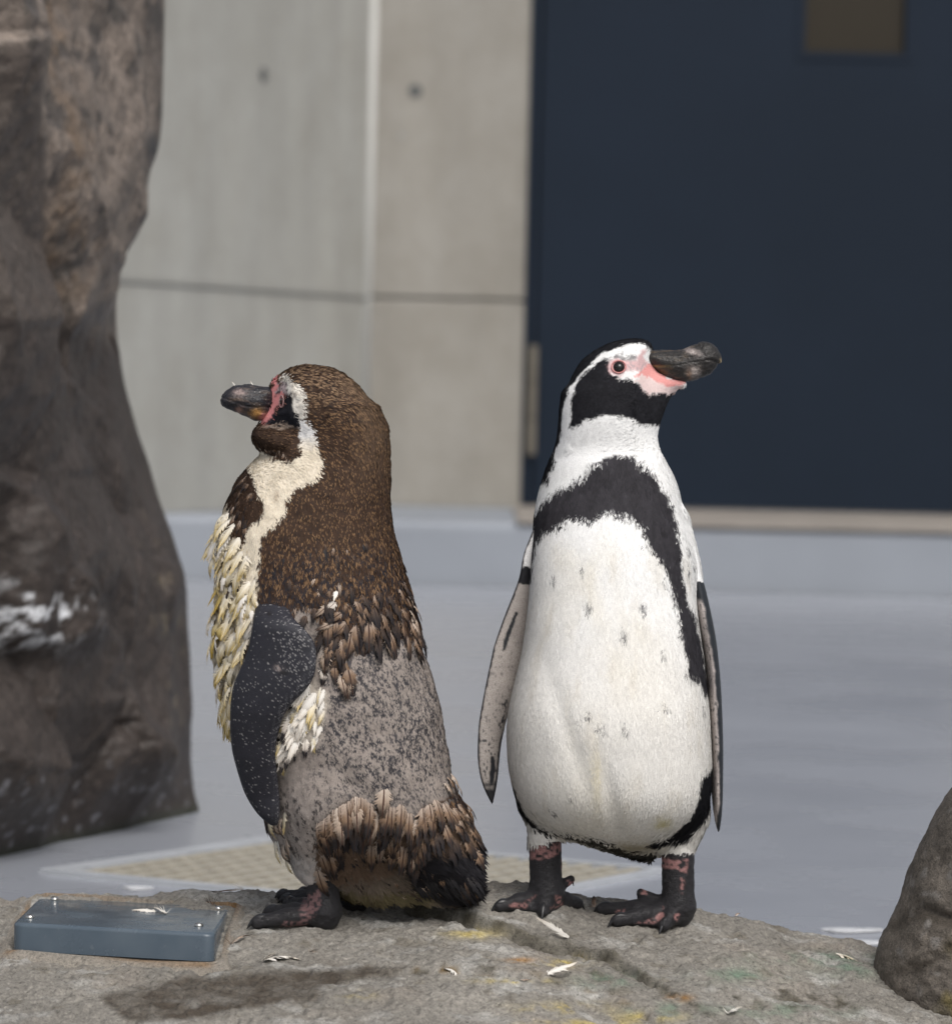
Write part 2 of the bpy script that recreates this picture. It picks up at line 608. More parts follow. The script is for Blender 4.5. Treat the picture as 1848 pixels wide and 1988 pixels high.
def wallmat(name, ca, cb):
    m, nt, b = newmat(name)
    a = noise_out(nt, 3.2, 7, 0.68)
    v = noise_out(nt, 2.0, 5, 0.6, mapped(nt, (2.6, 2.6, 0.45)))
    f = noise_out(nt, 38, 4, 0.7)
    c = mix(nt, ca, cb, ramp(nt, a, [(0.35, 0), (0.65, 1)]))
    c = mix(nt, c, ramp(nt, v, [(0.3, 0.90), (0.7, 1.08)]), 1.0, 'MULTIPLY')
    c = mix(nt, c, ramp(nt, f, [(0.3, 0.94), (0.7, 1.05)]), 1.0, 'MULTIPLY')
    nt.links.new(c, b.inputs['Base Color'])
    b.inputs['Roughness'].default_value = 0.85
    bump(nt, b, f, 0.3, 0.004)
    return m
M_wall = wallmat('board_marked_concrete', (0.2437, 0.2288, 0.2009), (0.2902, 0.2771, 0.2511))
M_wall2 = wallmat('board_marked_concrete_pale', (0.2976, 0.2930, 0.2678), (0.3460, 0.3460, 0.3255))
M_hole = simple('tie_hole_dark', (0.10, 0.105, 0.105), 0.9)
M_joint = simple('joint_dark', (0.285, 0.285, 0.272), 0.9)
WY = 11.4
B0 = W(703, 975, WY)[:2]                       # foot of the wall's bend
L0 = W(330, 986, 9.95)[:2]
ldir = (L0 - B0) / np.linalg.norm(L0 - B0)
wallroot = empty('concrete_wall', (B0[0], WY, PZ))
tag(wallroot, 'pale grey board-marked concrete wall with tie holes, beside the navy door', 'wall')
ZT = 3.2
DX0 = W(1010, 985, WY)[0]
DXW = W(1029, 5, WY)[0]
def wallpanel(p, q, z0, z1, th, mat, name='wall_panel'):
    p, q = np.array([*p, 0]), np.array([*q, 0])
    d = (q - p) / np.linalg.norm(q - p)
    nrm = np.array([-d[1], d[0], 0])
    if nrm[1] < 0: nrm = -nrm
    lp = [p, q, q + nrm * th, p + nrm * th]
    return MB().prism([(a[0], a[1], z0) for a in lp], [(a[0], a[1], z1) for a in lp]).build(name, mat, wallroot, bevel=0.006)
zj1 = W(870, 580, WY)[2]
zj0 = W(475, 564, WY - 0.8)[2]
gap = 0.006
wallpanel(B0 + np.array([0.012, 0]), (DX0, WY), PZ, zj1 - gap, 0.3, M_wall)
wallpanel(B0 + np.array([0.012, 0]), (DX0, WY), zj1 + gap, ZT, 0.3, M_wall)
wallpanel(B0 + np.array([0.02, 0.02]), (DX0, WY + 0.02), zj1 - gap, zj1 + gap, 0.2, M_joint, 'joint')
LE = B0 + ldir * 4.0
wallpanel(LE, B0 + ldir * 0.012, PZ, zj1 - gap, 0.3, M_wall2)
wallpanel(LE, B0 + ldir * 0.012, zj1 + gap, ZT, 0.3, M_wall2)
sh = np.array([0.02, 0.02])
wallpanel(LE + sh, B0 + ldir * 0.03 + sh, zj1 - gap, zj1 + gap, 0.2, M_joint, 'joint')
# rounded arris at the bend, coloured paler for the light it catches
arr = MB()
ring = lambda z: [(B0[0] + 0.022 * math.cos(a), WY + 0.006 + 0.022 * math.sin(a), z) for a in np.linspace(0, 2 * math.pi, 17)[:-1]]
arr.prism(ring(PZ), ring(ZT))
M_arris = simple('lit_cement', (0.47, 0.47, 0.45), 0.8, 3, 0.08)
arr.build('corner_bead', M_arris, wallroot, smooth=True)

def disc_on(p, nrm, r, name, parent, mat, depth=0.012):
    nrm = Vector(nrm).normalized()
    q = nrm.to_track_quat('Z', 'Y').to_matrix()
    n = 20
    A = [Vector(p) + q @ Vector((r * math.cos(t), r * math.sin(t), 0.002)) for t in np.linspace(0, 2 * math.pi, n + 1)[:-1]]
    Bc = [Vector(p) + q @ Vector((r * 0.72 * math.cos(t), r * 0.72 * math.sin(t), 0.0028)) for t in np.linspace(0, 2 * math.pi, n + 1)[:-1]]
    return MB().prism(A, Bc).build(name, mat, parent)
hp = W(806, 176, WY)
disc_on(hp, (0, -1, 0), 0.028, 'tie_hole', wallroot, M_hole)
disc_on(W(780, 263, WY), (0, -1, 0), 0.012, 'tie_hole', wallroot, M_joint)
# left hole on the angled panel
d = ray(511, 145)
nrm = np.array([ldir[1], -ldir[0]])
if nrm[1] > 0: nrm = -nrm
t = ((B0 - CAM[:2]) @ nrm) / (d[:2] @ nrm)
disc_on(CAM + d * t, (nrm[0], nrm[1], 0), 0.030, 'tie_hole', wallroot, M_hole)

# navy door
m, nt, b = newmat('navy_paint')
c = mix(nt, (0.0047, 0.0110, 0.0219), (0.0061, 0.0132, 0.0260), ramp(nt, noise_out(nt, 1.2, 4), [(0.35, 0), (0.65, 1)]))
nt.links.new(c, b.inputs['Base Color'])
b.inputs['Roughness'].default_value = 0.5
b.inputs['Specular IOR Level'].default_value = 0.22
bump(nt, b, noise_out(nt, 60, 2), 0.06, 0.002)
M_navy = m
M_gap_shade = simple('gap_shade', (0.006, 0.007, 0.010), 0.7)
M_hinge = simple('dull_steel', (0.15, 0.135, 0.11), 0.5, 20, 0.1, 0.3)
m, nt, b = newmat('door_glass')
b.inputs['Base Color'].default_value = (0.030, 0.025, 0.018, 1)
b.inputs['Roughness'].default_value = 0.16
b.inputs['Specular IOR Level'].default_value = 0.25
M_glass = m
dz0 = PZ + 0.014
door = empty('steel_door', (DX0 + 0.8, WY, PZ + 0.012))
tag(door, 'large navy blue steel door with a small glazed window above', 'door')
fr_w, gp = 0.040, 0.010
fx1 = DX0 + fr_w
MB().box((DX0 + 0.001, WY - 0.012, dz0), (fx1, WY + 0.2, ZT)).build('door_frame', M_navy, door, bevel=0.004)
MB().box((fx1, WY + 0.045, dz0), (fx1 + gp + 0.01, WY + 0.19, ZT)).build('gap_strip', M_gap_shade, door)  # black strip standing in for the shade in the gap beside the leaf
lx = fx1 + gp
wx0, wz0 = W(1562, 101, WY)[0], W(1660, 101, WY)[2]
wx1 = W(1757, 101, WY)[0]
LY = WY + 0.01
LX1 = lx + 1.75
def leaf_box(a, b_): return MB().box(a, b_)
lf = MB()
lf.box((lx, LY, dz0 + 0.008), (LX1, LY + 0.05, wz0 - 0.03))
lf.box((lx, LY, wz0 - 0.03), (wx0 - 0.03, LY + 0.05, ZT))
lf.box((wx1 + 0.03, LY, wz0 - 0.03), (LX1, LY + 0.05, ZT))
lf.build('door_leaf', M_navy, door)
wz1 = wz0 + 0.45
wf = MB()
wf.box((wx0 - 0.03, LY - 0.006, wz0 - 0.03), (wx1 + 0.03, LY + 0.045, wz0))
wf.box((wx0 - 0.03, LY - 0.006, wz0), (wx0, LY + 0.045, wz1))
wf.box((wx1, LY - 0.006, wz0), (wx1 + 0.03, LY + 0.045, wz1))
wf.box((wx0 - 0.03, LY - 0.006, wz1), (wx1 + 0.03, LY + 0.045, wz1 + 0.03))
win = wf.build('window', M_navy, door)
MB().box((wx0, LY + 0.03, wz0), (wx1, LY + 0.036, wz1)).build('pane', M_glass, win)
MB().box((LX1 + 0.012, WY - 0.012, dz0), (LX1 + 0.052, WY + 0.2, ZT)).build('door_frame', M_navy, door, bevel=0.004)
wallpanel((LX1 + 0.053, WY), (LX1 + 5.0, WY), PZ + 0.013, ZT, 0.3, M_wall)
h0, h1 = W(1038, 669, WY), W(1038, 883, WY)
hg = MB()
hx = (fx1 + lx) / 2 - 0.004
for k in range(3):
    za, zb = h1[2] + (h0[2] - h1[2]) * k / 3 + 0.002, h1[2] + (h0[2] - h1[2]) * (k + 1) / 3 - 0.002
    rg = lambda z: [(hx - 0.004 + 0.020 * math.cos(a), WY - 0.022 + 0.016 * math.sin(a), z) for a in np.linspace(0, 2 * math.pi, 13)[:-1]]
    hg.prism(rg(za), rg(zb))
hg.build('hinge', M_hinge, door, smooth=False)

# ------------------------------------------------------------------ rock pillar on the left
def catmull(pts, n):
    pts = np.asarray(pts, float)
    d = np.r_[0, np.cumsum(np.linalg.norm(np.diff(pts, axis=0), axis=1))]
    return d

SIL = [(318, -200), (315, -60), (313, 0), (312, 117), (309, 200), (304, 262), (298, 300), (281, 340), (277, 380), (277, 420), (262, 457), (236, 497), (222, 535), (219, 600), (222, 663), (237, 750),
       (262, 840), (284, 900), (300, 960), (326, 1031), (345, 1095), (356, 1140), (358, 1216), (361, 1328), (368, 1378), (364, 1390), (365, 1476), (372, 1540), (383, 1572), (388, 1600)]
PRK, PLK = Wz(383, 1572, 0), Wz(0, 1668, 0)
RY = PRK[1]
sw = np.array([W(u, v, RY) for u, v in SIL])
zs = np.linspace(-0.03, 1.62, 420)
o_ = np.argsort(sw[:, 2])
xR = np.interp(zs, sw[o_, 2], sw[o_, 0])
xR = np.convolve(np.pad(xR, 3, mode='edge'), np.ones(7) / 7, 'valid')
re = (PLK - PRK)[:2]
rl = np.linalg.norm(re)
re /= rl
rn = np.array([-re[1], re[0]])
if rn[1] > 0: rn = -rn
# (along the face, outwards) control points, from behind the right-hand edge to past the left of the frame
prof_c = np.array([(0.02, -0.30), (-0.004, -0.12), (-0.004, -0.03), (0.0, 0.0), (0.03, 0.016), (0.10, 0.022), (0.25, 0.020), (0.45, 0.016), (0.70, 0.012), (1.0, 0.0), (1.3, -0.12), (1.35, -0.6), (0.9, -0.95), (0.3, -0.7)])
def loop_pts(ctrl, weights):
    out = []
    m_ = len(ctrl)
    for i in range(m_):
        p0, p1, p2, p3 = ctrl[i - 1], ctrl[i], ctrl[(i + 1) % m_], ctrl[(i + 2) % m_]
        for t in np.linspace(0, 1, weights[i], endpoint=False):
            out.append(0.5 * (2 * p1 + (p2 - p0) * t + (2 * p0 - 5 * p1 + 4 * p2 - p3) * t * t + (3 * p1 - p0 - 3 * p2 + p3) * t ** 3))
    return np.array(out)
prs = loop_pts(prof_c, [5, 8, 10, 22, 40, 70, 80, 80, 40, 10, 6, 6, 6, 6])
npf = len(prs)
pr = prs[:, :1] * re[None] + prs[:, 1:] * rn[None]
wgt = 1 - sstep(0.02, 0.75, prs[:, 0])
xm = xR[:60].mean()
PX = (xR[:, None] * wgt[None] + xm * (1 - wgt[None])) + pr[None, :, 0]
PY = RY + pr[None, :, 1] + 0 * zs[:, None]
PZ_ = np.repeat(zs[:, None], npf, 1)
P = np.stack([PX, PY, PZ_], -1).reshape(-1, 3)
NN = np.tile(np.array([0.46 * rn[0], 0.46 * rn[1] - 0.30, 0.0]), (len(P), 1))
nf_ = 23 + 22 + 40 + 70 + 80 + 80 + 40
u, v = proj(P)
front = np.tile((np.arange(npf) < nf_).astype(float) * sstep(23, 60, np.arange(npf)), len(zs))
vert = P * np.array([1, 1, 0.28])
wob = 14 * fbm(P, 6, 3, 61)
tri_ = lambda A, k_: np.abs(((A * k_) % 2) - 1)
rw = fbm(P * np.array([1, 1, .5]), 5, 2, 65)
facet = tri_(u / 118 + 0.9 * rw + v / 900, 1.0) * 0.11 + tri_(u / 170 - v / 420 + 1.1 * rw, 1.0) * 0.12 + tri_(v / 330 + u / 260 + 1.2 * rw, 1.0) * 0.05
disp = 0.06 * fbm(vert, 4, 2, 62) + facet + 0.016 * fbm(P, 22, 3, 63) + 0.008 * fbm(P, 60, 3, 66)
disp *= front
def crease(pts, w, depth, step=0.0, sw_=40):
    d, side, tt = polydist(pts, u + wob * 0.4, v)
    end = sstep(0, 0.05, tt) * sstep(1, 0.95, tt)
    r = -depth * np.exp(-(d / (w * 1.8)) ** 2) * end
    r = r * 0.22
    step = step * 1.3
    if step:
        r = r + step * sstep(-26, 26, d * side) * np.exp(-(d / (sw_ * 1.4)) ** 2) * end
    return r
lump = [(-80, 900), (10, 935), (48, 1010), (68, 1085), (125, 1165), (190, 1245), (208, 1320), (222, 1390), (262, 1440), (288, 1520), (318, 1590), (330, 1640)]
d, side, tt = polydist(lump, u + wob * 0.35, v)
disp += front * (0.075 * sstep(-22, 20, d * side) * (1 - 0.55 * sstep(0, 220, d)) - 0.020 * 0.35 * np.exp(-((d) / 12) ** 2))
d, side, tt = polydist([(-60, 1250), (40, 1238), (100, 1215), (125, 1180)], u, v + wob * .5)
disp += front * (-0.07 * sstep(-10, 60, d * side) * np.exp(-(d / 90) ** 2))
disp += front * crease([(122, 1170), (125, 1260), (112, 1330), (105, 1420), (95, 1500)], 12, 0.018, 0.015, 50)
disp += front * crease([(165, 900), (175, 1010), (200, 1120), (212, 1240), (222, 1350)], 10, 0.012, -0.02, 70)
disp += front * crease([(345, 1090), (330, 1150), (318, 1240), (316, 1380), (322, 1560)], 9, 0.006, 0.02, 60)
disp += front * crease([(12, 60), (20, 140), (45, 270), (60, 380), (78, 500), (90, 640)], 12, 0.02, 0.035, 70)
disp += front * crease([(130, 40), (132, 180), (127, 300), (125, 420), (128, 520)], 7, 0.016, 0.008, 40)
disp += front * crease([(60, 690), (95, 655), (125, 625), (165, 605), (190, 640), (225, 600)], 13, 0.014, -0.03, 90)
disp += front * crease([(236, 270), (255, 262), (285, 275), (300, 285)], 12, 0.012, 0.01, 30)
disp += front * crease([(185, 1390), (198, 1420), (206, 1436)], 7, 0.10)
disp *= (sstep(-0.02, 0.16, P[:, 2]) * 0.92 + 0.08) * 0.80
disp -= 0.035 * front
disp *= np.tile(0.10 + 0.90 * sstep(28, 165, np.arange(npf)), len(zs))
P2 = P + NN * disp[:, None]
# colours: upper part painted paler for the light on it, lower part darker
c = np.tile(np.array([0.168, 0.138, 0.116]), (len(P), 1))
c *= (1 + 0.55 * fbm(P, 18, 4, 71))[:, None]
low_dark = sstep(-20, 60, v - 610 - 0.35 * (np.abs(u - 160)) * 0 + 2.2 * wob - 0.25 * (u - 120))
left_shade = sstep(8, -12, psdf([(-200, 90), (5, 110), (40, 270), (66, 400), (88, 560), (70, 680), (-200, 900)], u + wob * .7, v))  # shadow of the left recess painted into the colour
dk = np.maximum(low_dark, 0.75 * left_shade)[:, None]
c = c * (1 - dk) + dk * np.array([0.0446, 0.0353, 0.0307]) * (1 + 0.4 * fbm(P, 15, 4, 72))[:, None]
def putc(c, mask, colr, amt=1.0):
    m_ = np.clip(mask * amt, 0, 1)[:, None]
    return c * (1 - m_) + np.array(colr) * m_
c = putc(c, sstep(0.05, 0.35, fbm(P * np.array([1, .6, .6]), 34, 4, 73)) * (1 - dk[:, 0]), (0.060, 0.054, 0.050), 0.8)
c = putc(c, np.exp(-((u - 100 - wob) / 28) ** 2) * sstep(640, 500, v) * sstep(-0.3, .3, fbm(P, 20, 3, 74)), (0.20, 0.130, 0.075), 0.5)
c = putc(c, np.exp(-((u - 272) / 26) ** 2 - ((v - 285) / 26) ** 2) * 1.4, (0.06, 0.058, 0.058), 0.9)
c = putc(c, sstep(0.05, 0.3, fbm(P, 45, 4, 75)) * np.exp(-((u - 0) / 55) ** 2 - ((v - 1190) / 50) ** 2) * 2.0, (0.55, 0.56, 0.58), 0.95)
c = putc(c, sstep(0.22, 0.45, fbm(P, 55, 4, 76)) * sstep(1440, 1520, v), (0.25, 0.25, 0.27), 0.6)
c = putc(c, sstep(1560, 1500, v) * sstep(0.15, 0.5, fbm(P, 30, 3, 78)) * np.exp(-((u - 300) / 40) ** 2) * sstep(900, 1100, v), (0.16, 0.13, 0.09), 0.6)
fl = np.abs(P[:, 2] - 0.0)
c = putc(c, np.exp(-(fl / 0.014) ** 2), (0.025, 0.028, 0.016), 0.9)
idx = np.arange(len(P)).reshape(len(zs), npf)
nx_ = np.roll(idx, -1, 1)
Q = np.stack([idx[:-1], nx_[:-1], nx_[1:], idx[1:]], -1).reshape(-1, 4)
fnv = np.cross(P2[Q[0, 1]] - P2[Q[0, 0]], P2[Q[0, 3]] - P2[Q[0, 0]])
kq = (len(zs) // 2) * npf + 100
fnv = np.cross(P[Q[kq, 1]] - P[Q[kq, 0]], P[Q[kq, 3]] - P[Q[kq, 0]])
if fnv[1] > 0: Q = Q[:, ::-1]
M_rock2 = rockmat('pillar_rock', 75, 260, 0.50, 0.6)
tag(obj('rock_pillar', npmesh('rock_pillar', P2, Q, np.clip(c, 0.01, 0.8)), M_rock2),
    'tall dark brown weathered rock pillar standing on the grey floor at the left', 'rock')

# ------------------------------------------------------------------ boulder on the right
BY = -0.02
SILB = [(2000, 1395), (1930, 1440), (1880, 1490), (1848, 1535), (1807, 1598), (1785, 1646), (1763, 1700), (1745, 1757), (1723, 1802), (1705, 1838), (1698, 1873), (1692, 1917), (1690, 1960), (1680, 2050), (1670, 2200)]
sb = np.array([W(u_, v_, BY) for u_, v_ in SILB])
o_ = np.argsort(sb[:, 2])
zb = np.linspace(sb[:, 2].min(), sb[:, 2].max(), 200)
xl = np.interp(zb, sb[o_, 2], sb[o_, 0])
xl = np.convolve(np.pad(xl, 3, mode='edge'), np.ones(7) / 7, 'valid')
xr_ = W(2350, 1900, BY)[0]
nb_ = 260
ang = np.linspace(0, 2 * np.pi, nb_, endpoint=False)
cx = (xl + xr_) / 2
ax = (xr_ - xl) / 2
ay = 0.16 * np.sqrt(ax / ax.max())
PX = cx[:, None] + ax[:, None] * np.cos(ang)[None]
PYb = BY + ay[:, None] * np.sin(ang)[None]
P = np.stack([PX, PYb, np.repeat(zb[:, None], nb_, 1)], -1).reshape(-1, 3)
NN = np.stack([np.tile(np.cos(ang), len(zb)), np.tile(np.sin(ang), len(zb)), np.zeros(len(P))], -1)
u, v = proj(P)
disp = 0.016 * fbm(P, 12, 4, 81) + 0.008 * fbm(P, 45, 4, 82)
disp -= 0.010 * np.abs(fbm(P, 9, 2, 89))
w1 = 10 * fbm(P, 12, 3, 83)
ft = (NN[:, 1] < 0.3).astype(float)
d, side, tt = polydist([(1735, 1795), (1768, 1768), (1800, 1772), (1860, 1790), (1960, 1800)], u, v + w1)
disp += ft * (-0.010 * np.exp(-(d / 14) ** 2) + 0.008 * sstep(-8, 8, d * side) * np.exp(-(d / 60) ** 2))
d, side, tt = polydist([(1748, 1760), (1790, 1700), (1815, 1640), (1848, 1580)], u + w1 * .5, v)
disp += ft * (-0.008 * sstep(-6, 10, -d * side) * np.exp(-(d / 50) ** 2))
edge = sstep(0.0, 0.35, np.abs(NN[:, 1]))
edge = sstep(0.1, 0.6, np.abs(NN[:, 1]))
P2 = P + np.array([0.0, -1.0, 0.0]) * (disp * (0.1 + 0.9 * edge) * np.sign(-NN[:, 1]))[:, None] * 1.3 + NN * (0.0030 * fbm(P, 45, 4, 88))[:, None]
c = np.tile(np.array([0.1256, 0.1088, 0.0921]), (len(P), 1))
c *= (1 + 0.5 * fbm(P, 22, 4, 84))[:, None]
d, side, tt = polydist([(1735, 1800), (1768, 1775), (1800, 1780), (1860, 1798), (1960, 1805)], u, v + w1)
c = putc(c, np.exp(-(d / 14) ** 2), (0.035, 0.028, 0.02), 0.8)  # shade on the underside of the ledge painted as a dark band
c = putc(c, sstep(0.2, 0.5, fbm(P, 60, 3, 85)), (0.24, 0.23, 0.22), 0.5)
c = putc(c, sstep(0.1, 0.5, fbm(P, 30, 3, 86)) * sstep(1800, 1850, u) * sstep(1800, 1900, v), (0.20, 0.16, 0.04), 0.7)
idx = np.arange(len(P)).reshape(len(zb), nb_)
nx_ = np.roll(idx, -1, 1)
Q = np.stack([idx[:-1], nx_[:-1], nx_[1:], idx[1:]], -1).reshape(-1, 4)
ft_ = len(P2)
top = P2[idx[-1]].mean(0) + np.array([0, 0, 0.02])
P2 = np.vstack([P2, top])
c = np.vstack([c, [[0.12, 0.1, 0.085]]])
cap = np.stack([idx[-1], nx_[-1], np.full(nb_, ft_), np.full(nb_, ft_)], -1)
me_b = npmesh('boulder', P2, Q, np.clip(c, 0.01, 0.8))
M_rock3 = rockmat('boulder_rock', 170, 460, 0.8, 0.55)
tag(obj('boulder', me_b, M_rock3), 'brown boulder rising at the right edge of the rock', 'rock')

# ================================================================== penguins
class Grid:
    def __init__(s, lo, hi, h):
        s.o = np.array(lo, float)
        s.h = h
        n = np.ceil((np.array(hi) - s.o) / h).astype(int) + 1
        s.ax = [s.o[k] + h * np.arange(n[k]) for k in range(3)]
        s.X = s.ax[0][:, None, None].astype(np.float32)
        s.Y = s.ax[1][None, :, None].astype(np.float32)
        s.Z = s.ax[2][None, None, :].astype(np.float32)
        s.F = np.full(tuple(n), 1.0, np.float32)
    def add(s, f, k=0.0):
        f = np.broadcast_to(f, s.F.shape).astype(np.float32)
        s.F = np.minimum(s.F, f) if k <= 0 else smin(s.F, f, k).astype(np.float32)
        return s
    def loft(s, sl, p=2.0, sm=30):
        """sl rows: z, xc, yc, a, b"""
        sl = np.array(sorted(sl, key=lambda r: r[0]))
        z = s.ax[2]
        def it(k):
            w = np.interp(z, sl[:, 0], sl[:, k])
            i0, i1 = np.searchsorted(z, sl[0, 0]), np.searchsorted(z, sl[-1, 0])
            c_ = w[i0:i1].copy()
            for _ in range(sm):
                e_ = np.pad(c_, 1, mode='edge')
                e_[0], e_[-1] = 2 * c_[0] - c_[1], 2 * c_[-1] - c_[-2]
                c_ = (e_[:-2] + 2 * e_[1:-1] + e_[2:]) / 4
            w[i0:i1] = c_
            return w.astype(np.float32)[None, None, :]
        xc, yc, a, b = it(1), it(2), it(3), it(4)
        q = (np.abs((s.X - xc) / a) ** p + np.abs((s.Y - yc) / b) ** p) ** (1.0 / p)
        f = (q - 1) * np.minimum(a, b)
        ez = np.maximum(np.maximum(sl[0, 0] - z, z - sl[-1, 0]), 0).astype(np.float32)[None, None, :]
        return np.where(ez > 0, np.hypot(np.maximum(f, 0), ez) + 1e-4, f)
    def cone(s, a, b, ra, rb, sq=(1, 1, 1)):
        a, b = np.array(a, float), np.array(b, float)
        w = np.array(sq, float)
        d = (b - a) * w
        L = max(d @ d, 1e-12)
        px, py, pz = (s.X - a[0]) * w[0], (s.Y - a[1]) * w[1], (s.Z - a[2]) * w[2]
        t = np.clip((px * d[0] + py * d[1] + pz * d[2]) / L, 0, 1)
        return np.sqrt((px - t * d[0]) ** 2 + (py - t * d[1]) ** 2 + (pz - t * d[2]) ** 2) - (ra + (rb - ra) * t)
    def ell(s, c, r):
        q = np.sqrt(((s.X - c[0]) / r[0]) ** 2 + ((s.Y - c[1]) / r[1]) ** 2 + ((s.Z - c[2]) / r[2]) ** 2)
        return (q - 1) * min(r)
    def puff(s, poly, yc, R, T, nb=3):
        """rounded solid whose frontal outline is the polygon (x, z); T half thickness, R rounding radius"""
        xx, zz = s.ax[0], s.ax[2]
        m = 4 * s.h
        ix = np.where((xx > poly[:, 0].min() - .03) & (xx < poly[:, 0].max() + .03))[0]
        iz = np.where((zz > poly[:, 1].min() - .03) & (zz < poly[:, 1].max() + .03))[0]
        d2 = np.full((len(xx), len(zz)), 0.2)
        XX, ZZ = np.meshgrid(xx[ix], zz[iz], indexing='ij')
        d2[np.ix_(ix, iz)] = psdf(poly, XX, ZZ)
        din = np.clip(-d2, -1, R * 0.98)
        din = np.where(d2 < 0, blur(din, nb), din)
        q = (1 - din / R).astype(np.float32)[:, None, :]
        if callable(T): T = T(s.X)
        yc = np.asarray(yc, np.float32)
        if yc.ndim == 2: yc = yc[:, None, :]
        return R * (np.hypot(q, (s.Y - yc) / T) - 1)
    def mesh(s):
        V, Q = surface_nets(s.F, s.o, s.h)
        return V, Q, vnormals(V, Q)
    def val(s, P):
        q = (np.asarray(P) - s.o) / s.h
        i = np.clip(np.floor(q).astype(int), 0, np.array(s.F.shape) - 2)
        f = q - i
        r = 0
        for a in (0, 1):
            for b in (0, 1):
                for c in (0, 1):
                    w = (f[..., 0] if a else 1 - f[..., 0]) * (f[..., 1] if b else 1 - f[..., 1]) * (f[..., 2] if c else 1 - f[..., 2])
                    r = r + w * s.F[i[..., 0] + a, i[..., 1] + b, i[..., 2] + c]
        return r
    def normal(s, P):
        e = s.h
        P = np.asarray(P, float)
        g = np.stack([s.val(P + np.eye(3)[k] * e) - s.val(P - np.eye(3)[k] * e) for k in range(3)], -1)
        return g / np.maximum(np.linalg.norm(g, axis=-1), 1e-9)[..., None]
    def shoot(s, u, v):
        """first point of the surface along the line of sight, or None"""
        d = ray(u, v)
        y = np.arange(s.ax[1][0], s.ax[1][-1], s.h * 0.5)
        P = CAM + d[None] * ((y - CAM[1]) / d[1])[:, None]
        g = s.val(P)
        ok = (P[:, 0] > s.ax[0][0]) & (P[:, 0] < s.ax[0][-1]) & (P[:, 2] > s.ax[2][0]) & (P[:, 2] < s.ax[2][-1])
        w = np.where((g < 0) & ok)[0]
        if not len(w): return None
        k = max(w[0], 1)
        t = g[k - 1] / (g[k - 1] - g[k]) if g[k - 1] > 0 else 0
        return P[k - 1] * (1 - t) + P[k] * t

def poly_w(pts, y):
    return np.array([W(u, v, y)[[0, 2]] for u, v in pts])

def slices(rows, y, yc_fn, b_fn):
    out = []
    for v, l, r in rows:
        A, B = W(l, v, y), W(r, v, y)
        a = (B[0] - A[0]) / 2
        z = (A[2] + B[2]) / 2
        out.append((z, (A[0] + B[0]) / 2, y + yc_fn(v), a, b_fn(v, a)))
    return out

def lerp1(tab):
    t = np.array(tab, float)
    return lambda v: float(np.interp(v, t[:, 0], t[:, 1]))

def feathers(name, V, Q, colfn, flowfn, sizefn, dens, mat, parent, keep=None, lift=0.35, seed=3, nmix=0.75, tipgain=1.0):
    r = np.random.default_rng(seed)
    a = V[Q[:, 0]]; b = V[Q[:, 1]]; c = V[Q[:, 2]]; d = V[Q[:, 3]]
    ar = np.linalg.norm(np.cross(c - a, d - b), axis=1) / 2
    n = int(ar.sum() * dens)
    f = r.choice(len(Q), n, p=ar / ar.sum())
    s, t = r.random(n)[:, None], r.random(n)[:, None]
    P = (a[f] * (1 - s) + b[f] * s) * (1 - t) + (d[f] * (1 - s) + c[f] * s) * t
    N = vnormals(V, Q)
    N = N[Q[f, 0]] + N[Q[f, 2]]
    N /= np.linalg.norm(N, axis=1)[:, None]
    if keep is not None:
        k = keep(P, N)
        P, N = P[k], N[k]
    n = len(P)
    T = flowfn(P, N)
    T = T + 0.22 * r.normal(size=(n, 3))
    T -= N * (T * N).sum(1)[:, None]
    T /= np.maximum(np.linalg.norm(T, axis=1), 1e-9)[:, None]
    S = np.cross(N, T)
    L, Wd = sizefn(P, N)
    L = L * r.uniform(0.75, 1.25, n)
    Wd = Wd * r.uniform(0.8, 1.2, n)
    C = colfn(P, N, True)
    g = r.normal(1, 0.07, n)[:, None]
    lf = (lift * L * r.uniform(0.3, 1.0, n))[:, None]
    L, Wd = L[:, None], Wd[:, None]
    v0 = P - N * 0.0008
    v1 = P + T * L * 0.5 + S * Wd * 0.5 + N * lf * 0.45
    v2 = P + T * L + N * lf * 0.55
    v3 = P + T * L * 0.5 - S * Wd * 0.5 + N * lf * 0.45
    VV = np.stack([v0, v3, v2, v1], 1).reshape(-1, 3)
    F = np.arange(4 * n).reshape(-1, 4)
    CC = np.stack([C * g * 0.9, C * g, C * g * tipgain, C * g], 1).reshape(-1, 3)
    me = npmesh(name, VV, F, np.clip(CC, 0, 0.92))
    fnm = np.cross(v2 - v0, v3 - v1)
    fnm /= np.maximum(np.linalg.norm(fnm, axis=1), 1e-12)[:, None]
    fnm *= np.sign((fnm * N).sum(1))[:, None]
    NM = N * nmix + fnm * (1 - nmix)
    NM /= np.linalg.norm(NM, axis=1)[:, None]
    me.normals_split_custom_set_from_vertices(np.repeat(NM, 4, 0).astype(np.float32))
    o = obj(name, me, mat, parent)
    o['kind'] = 'stuff'
    return o

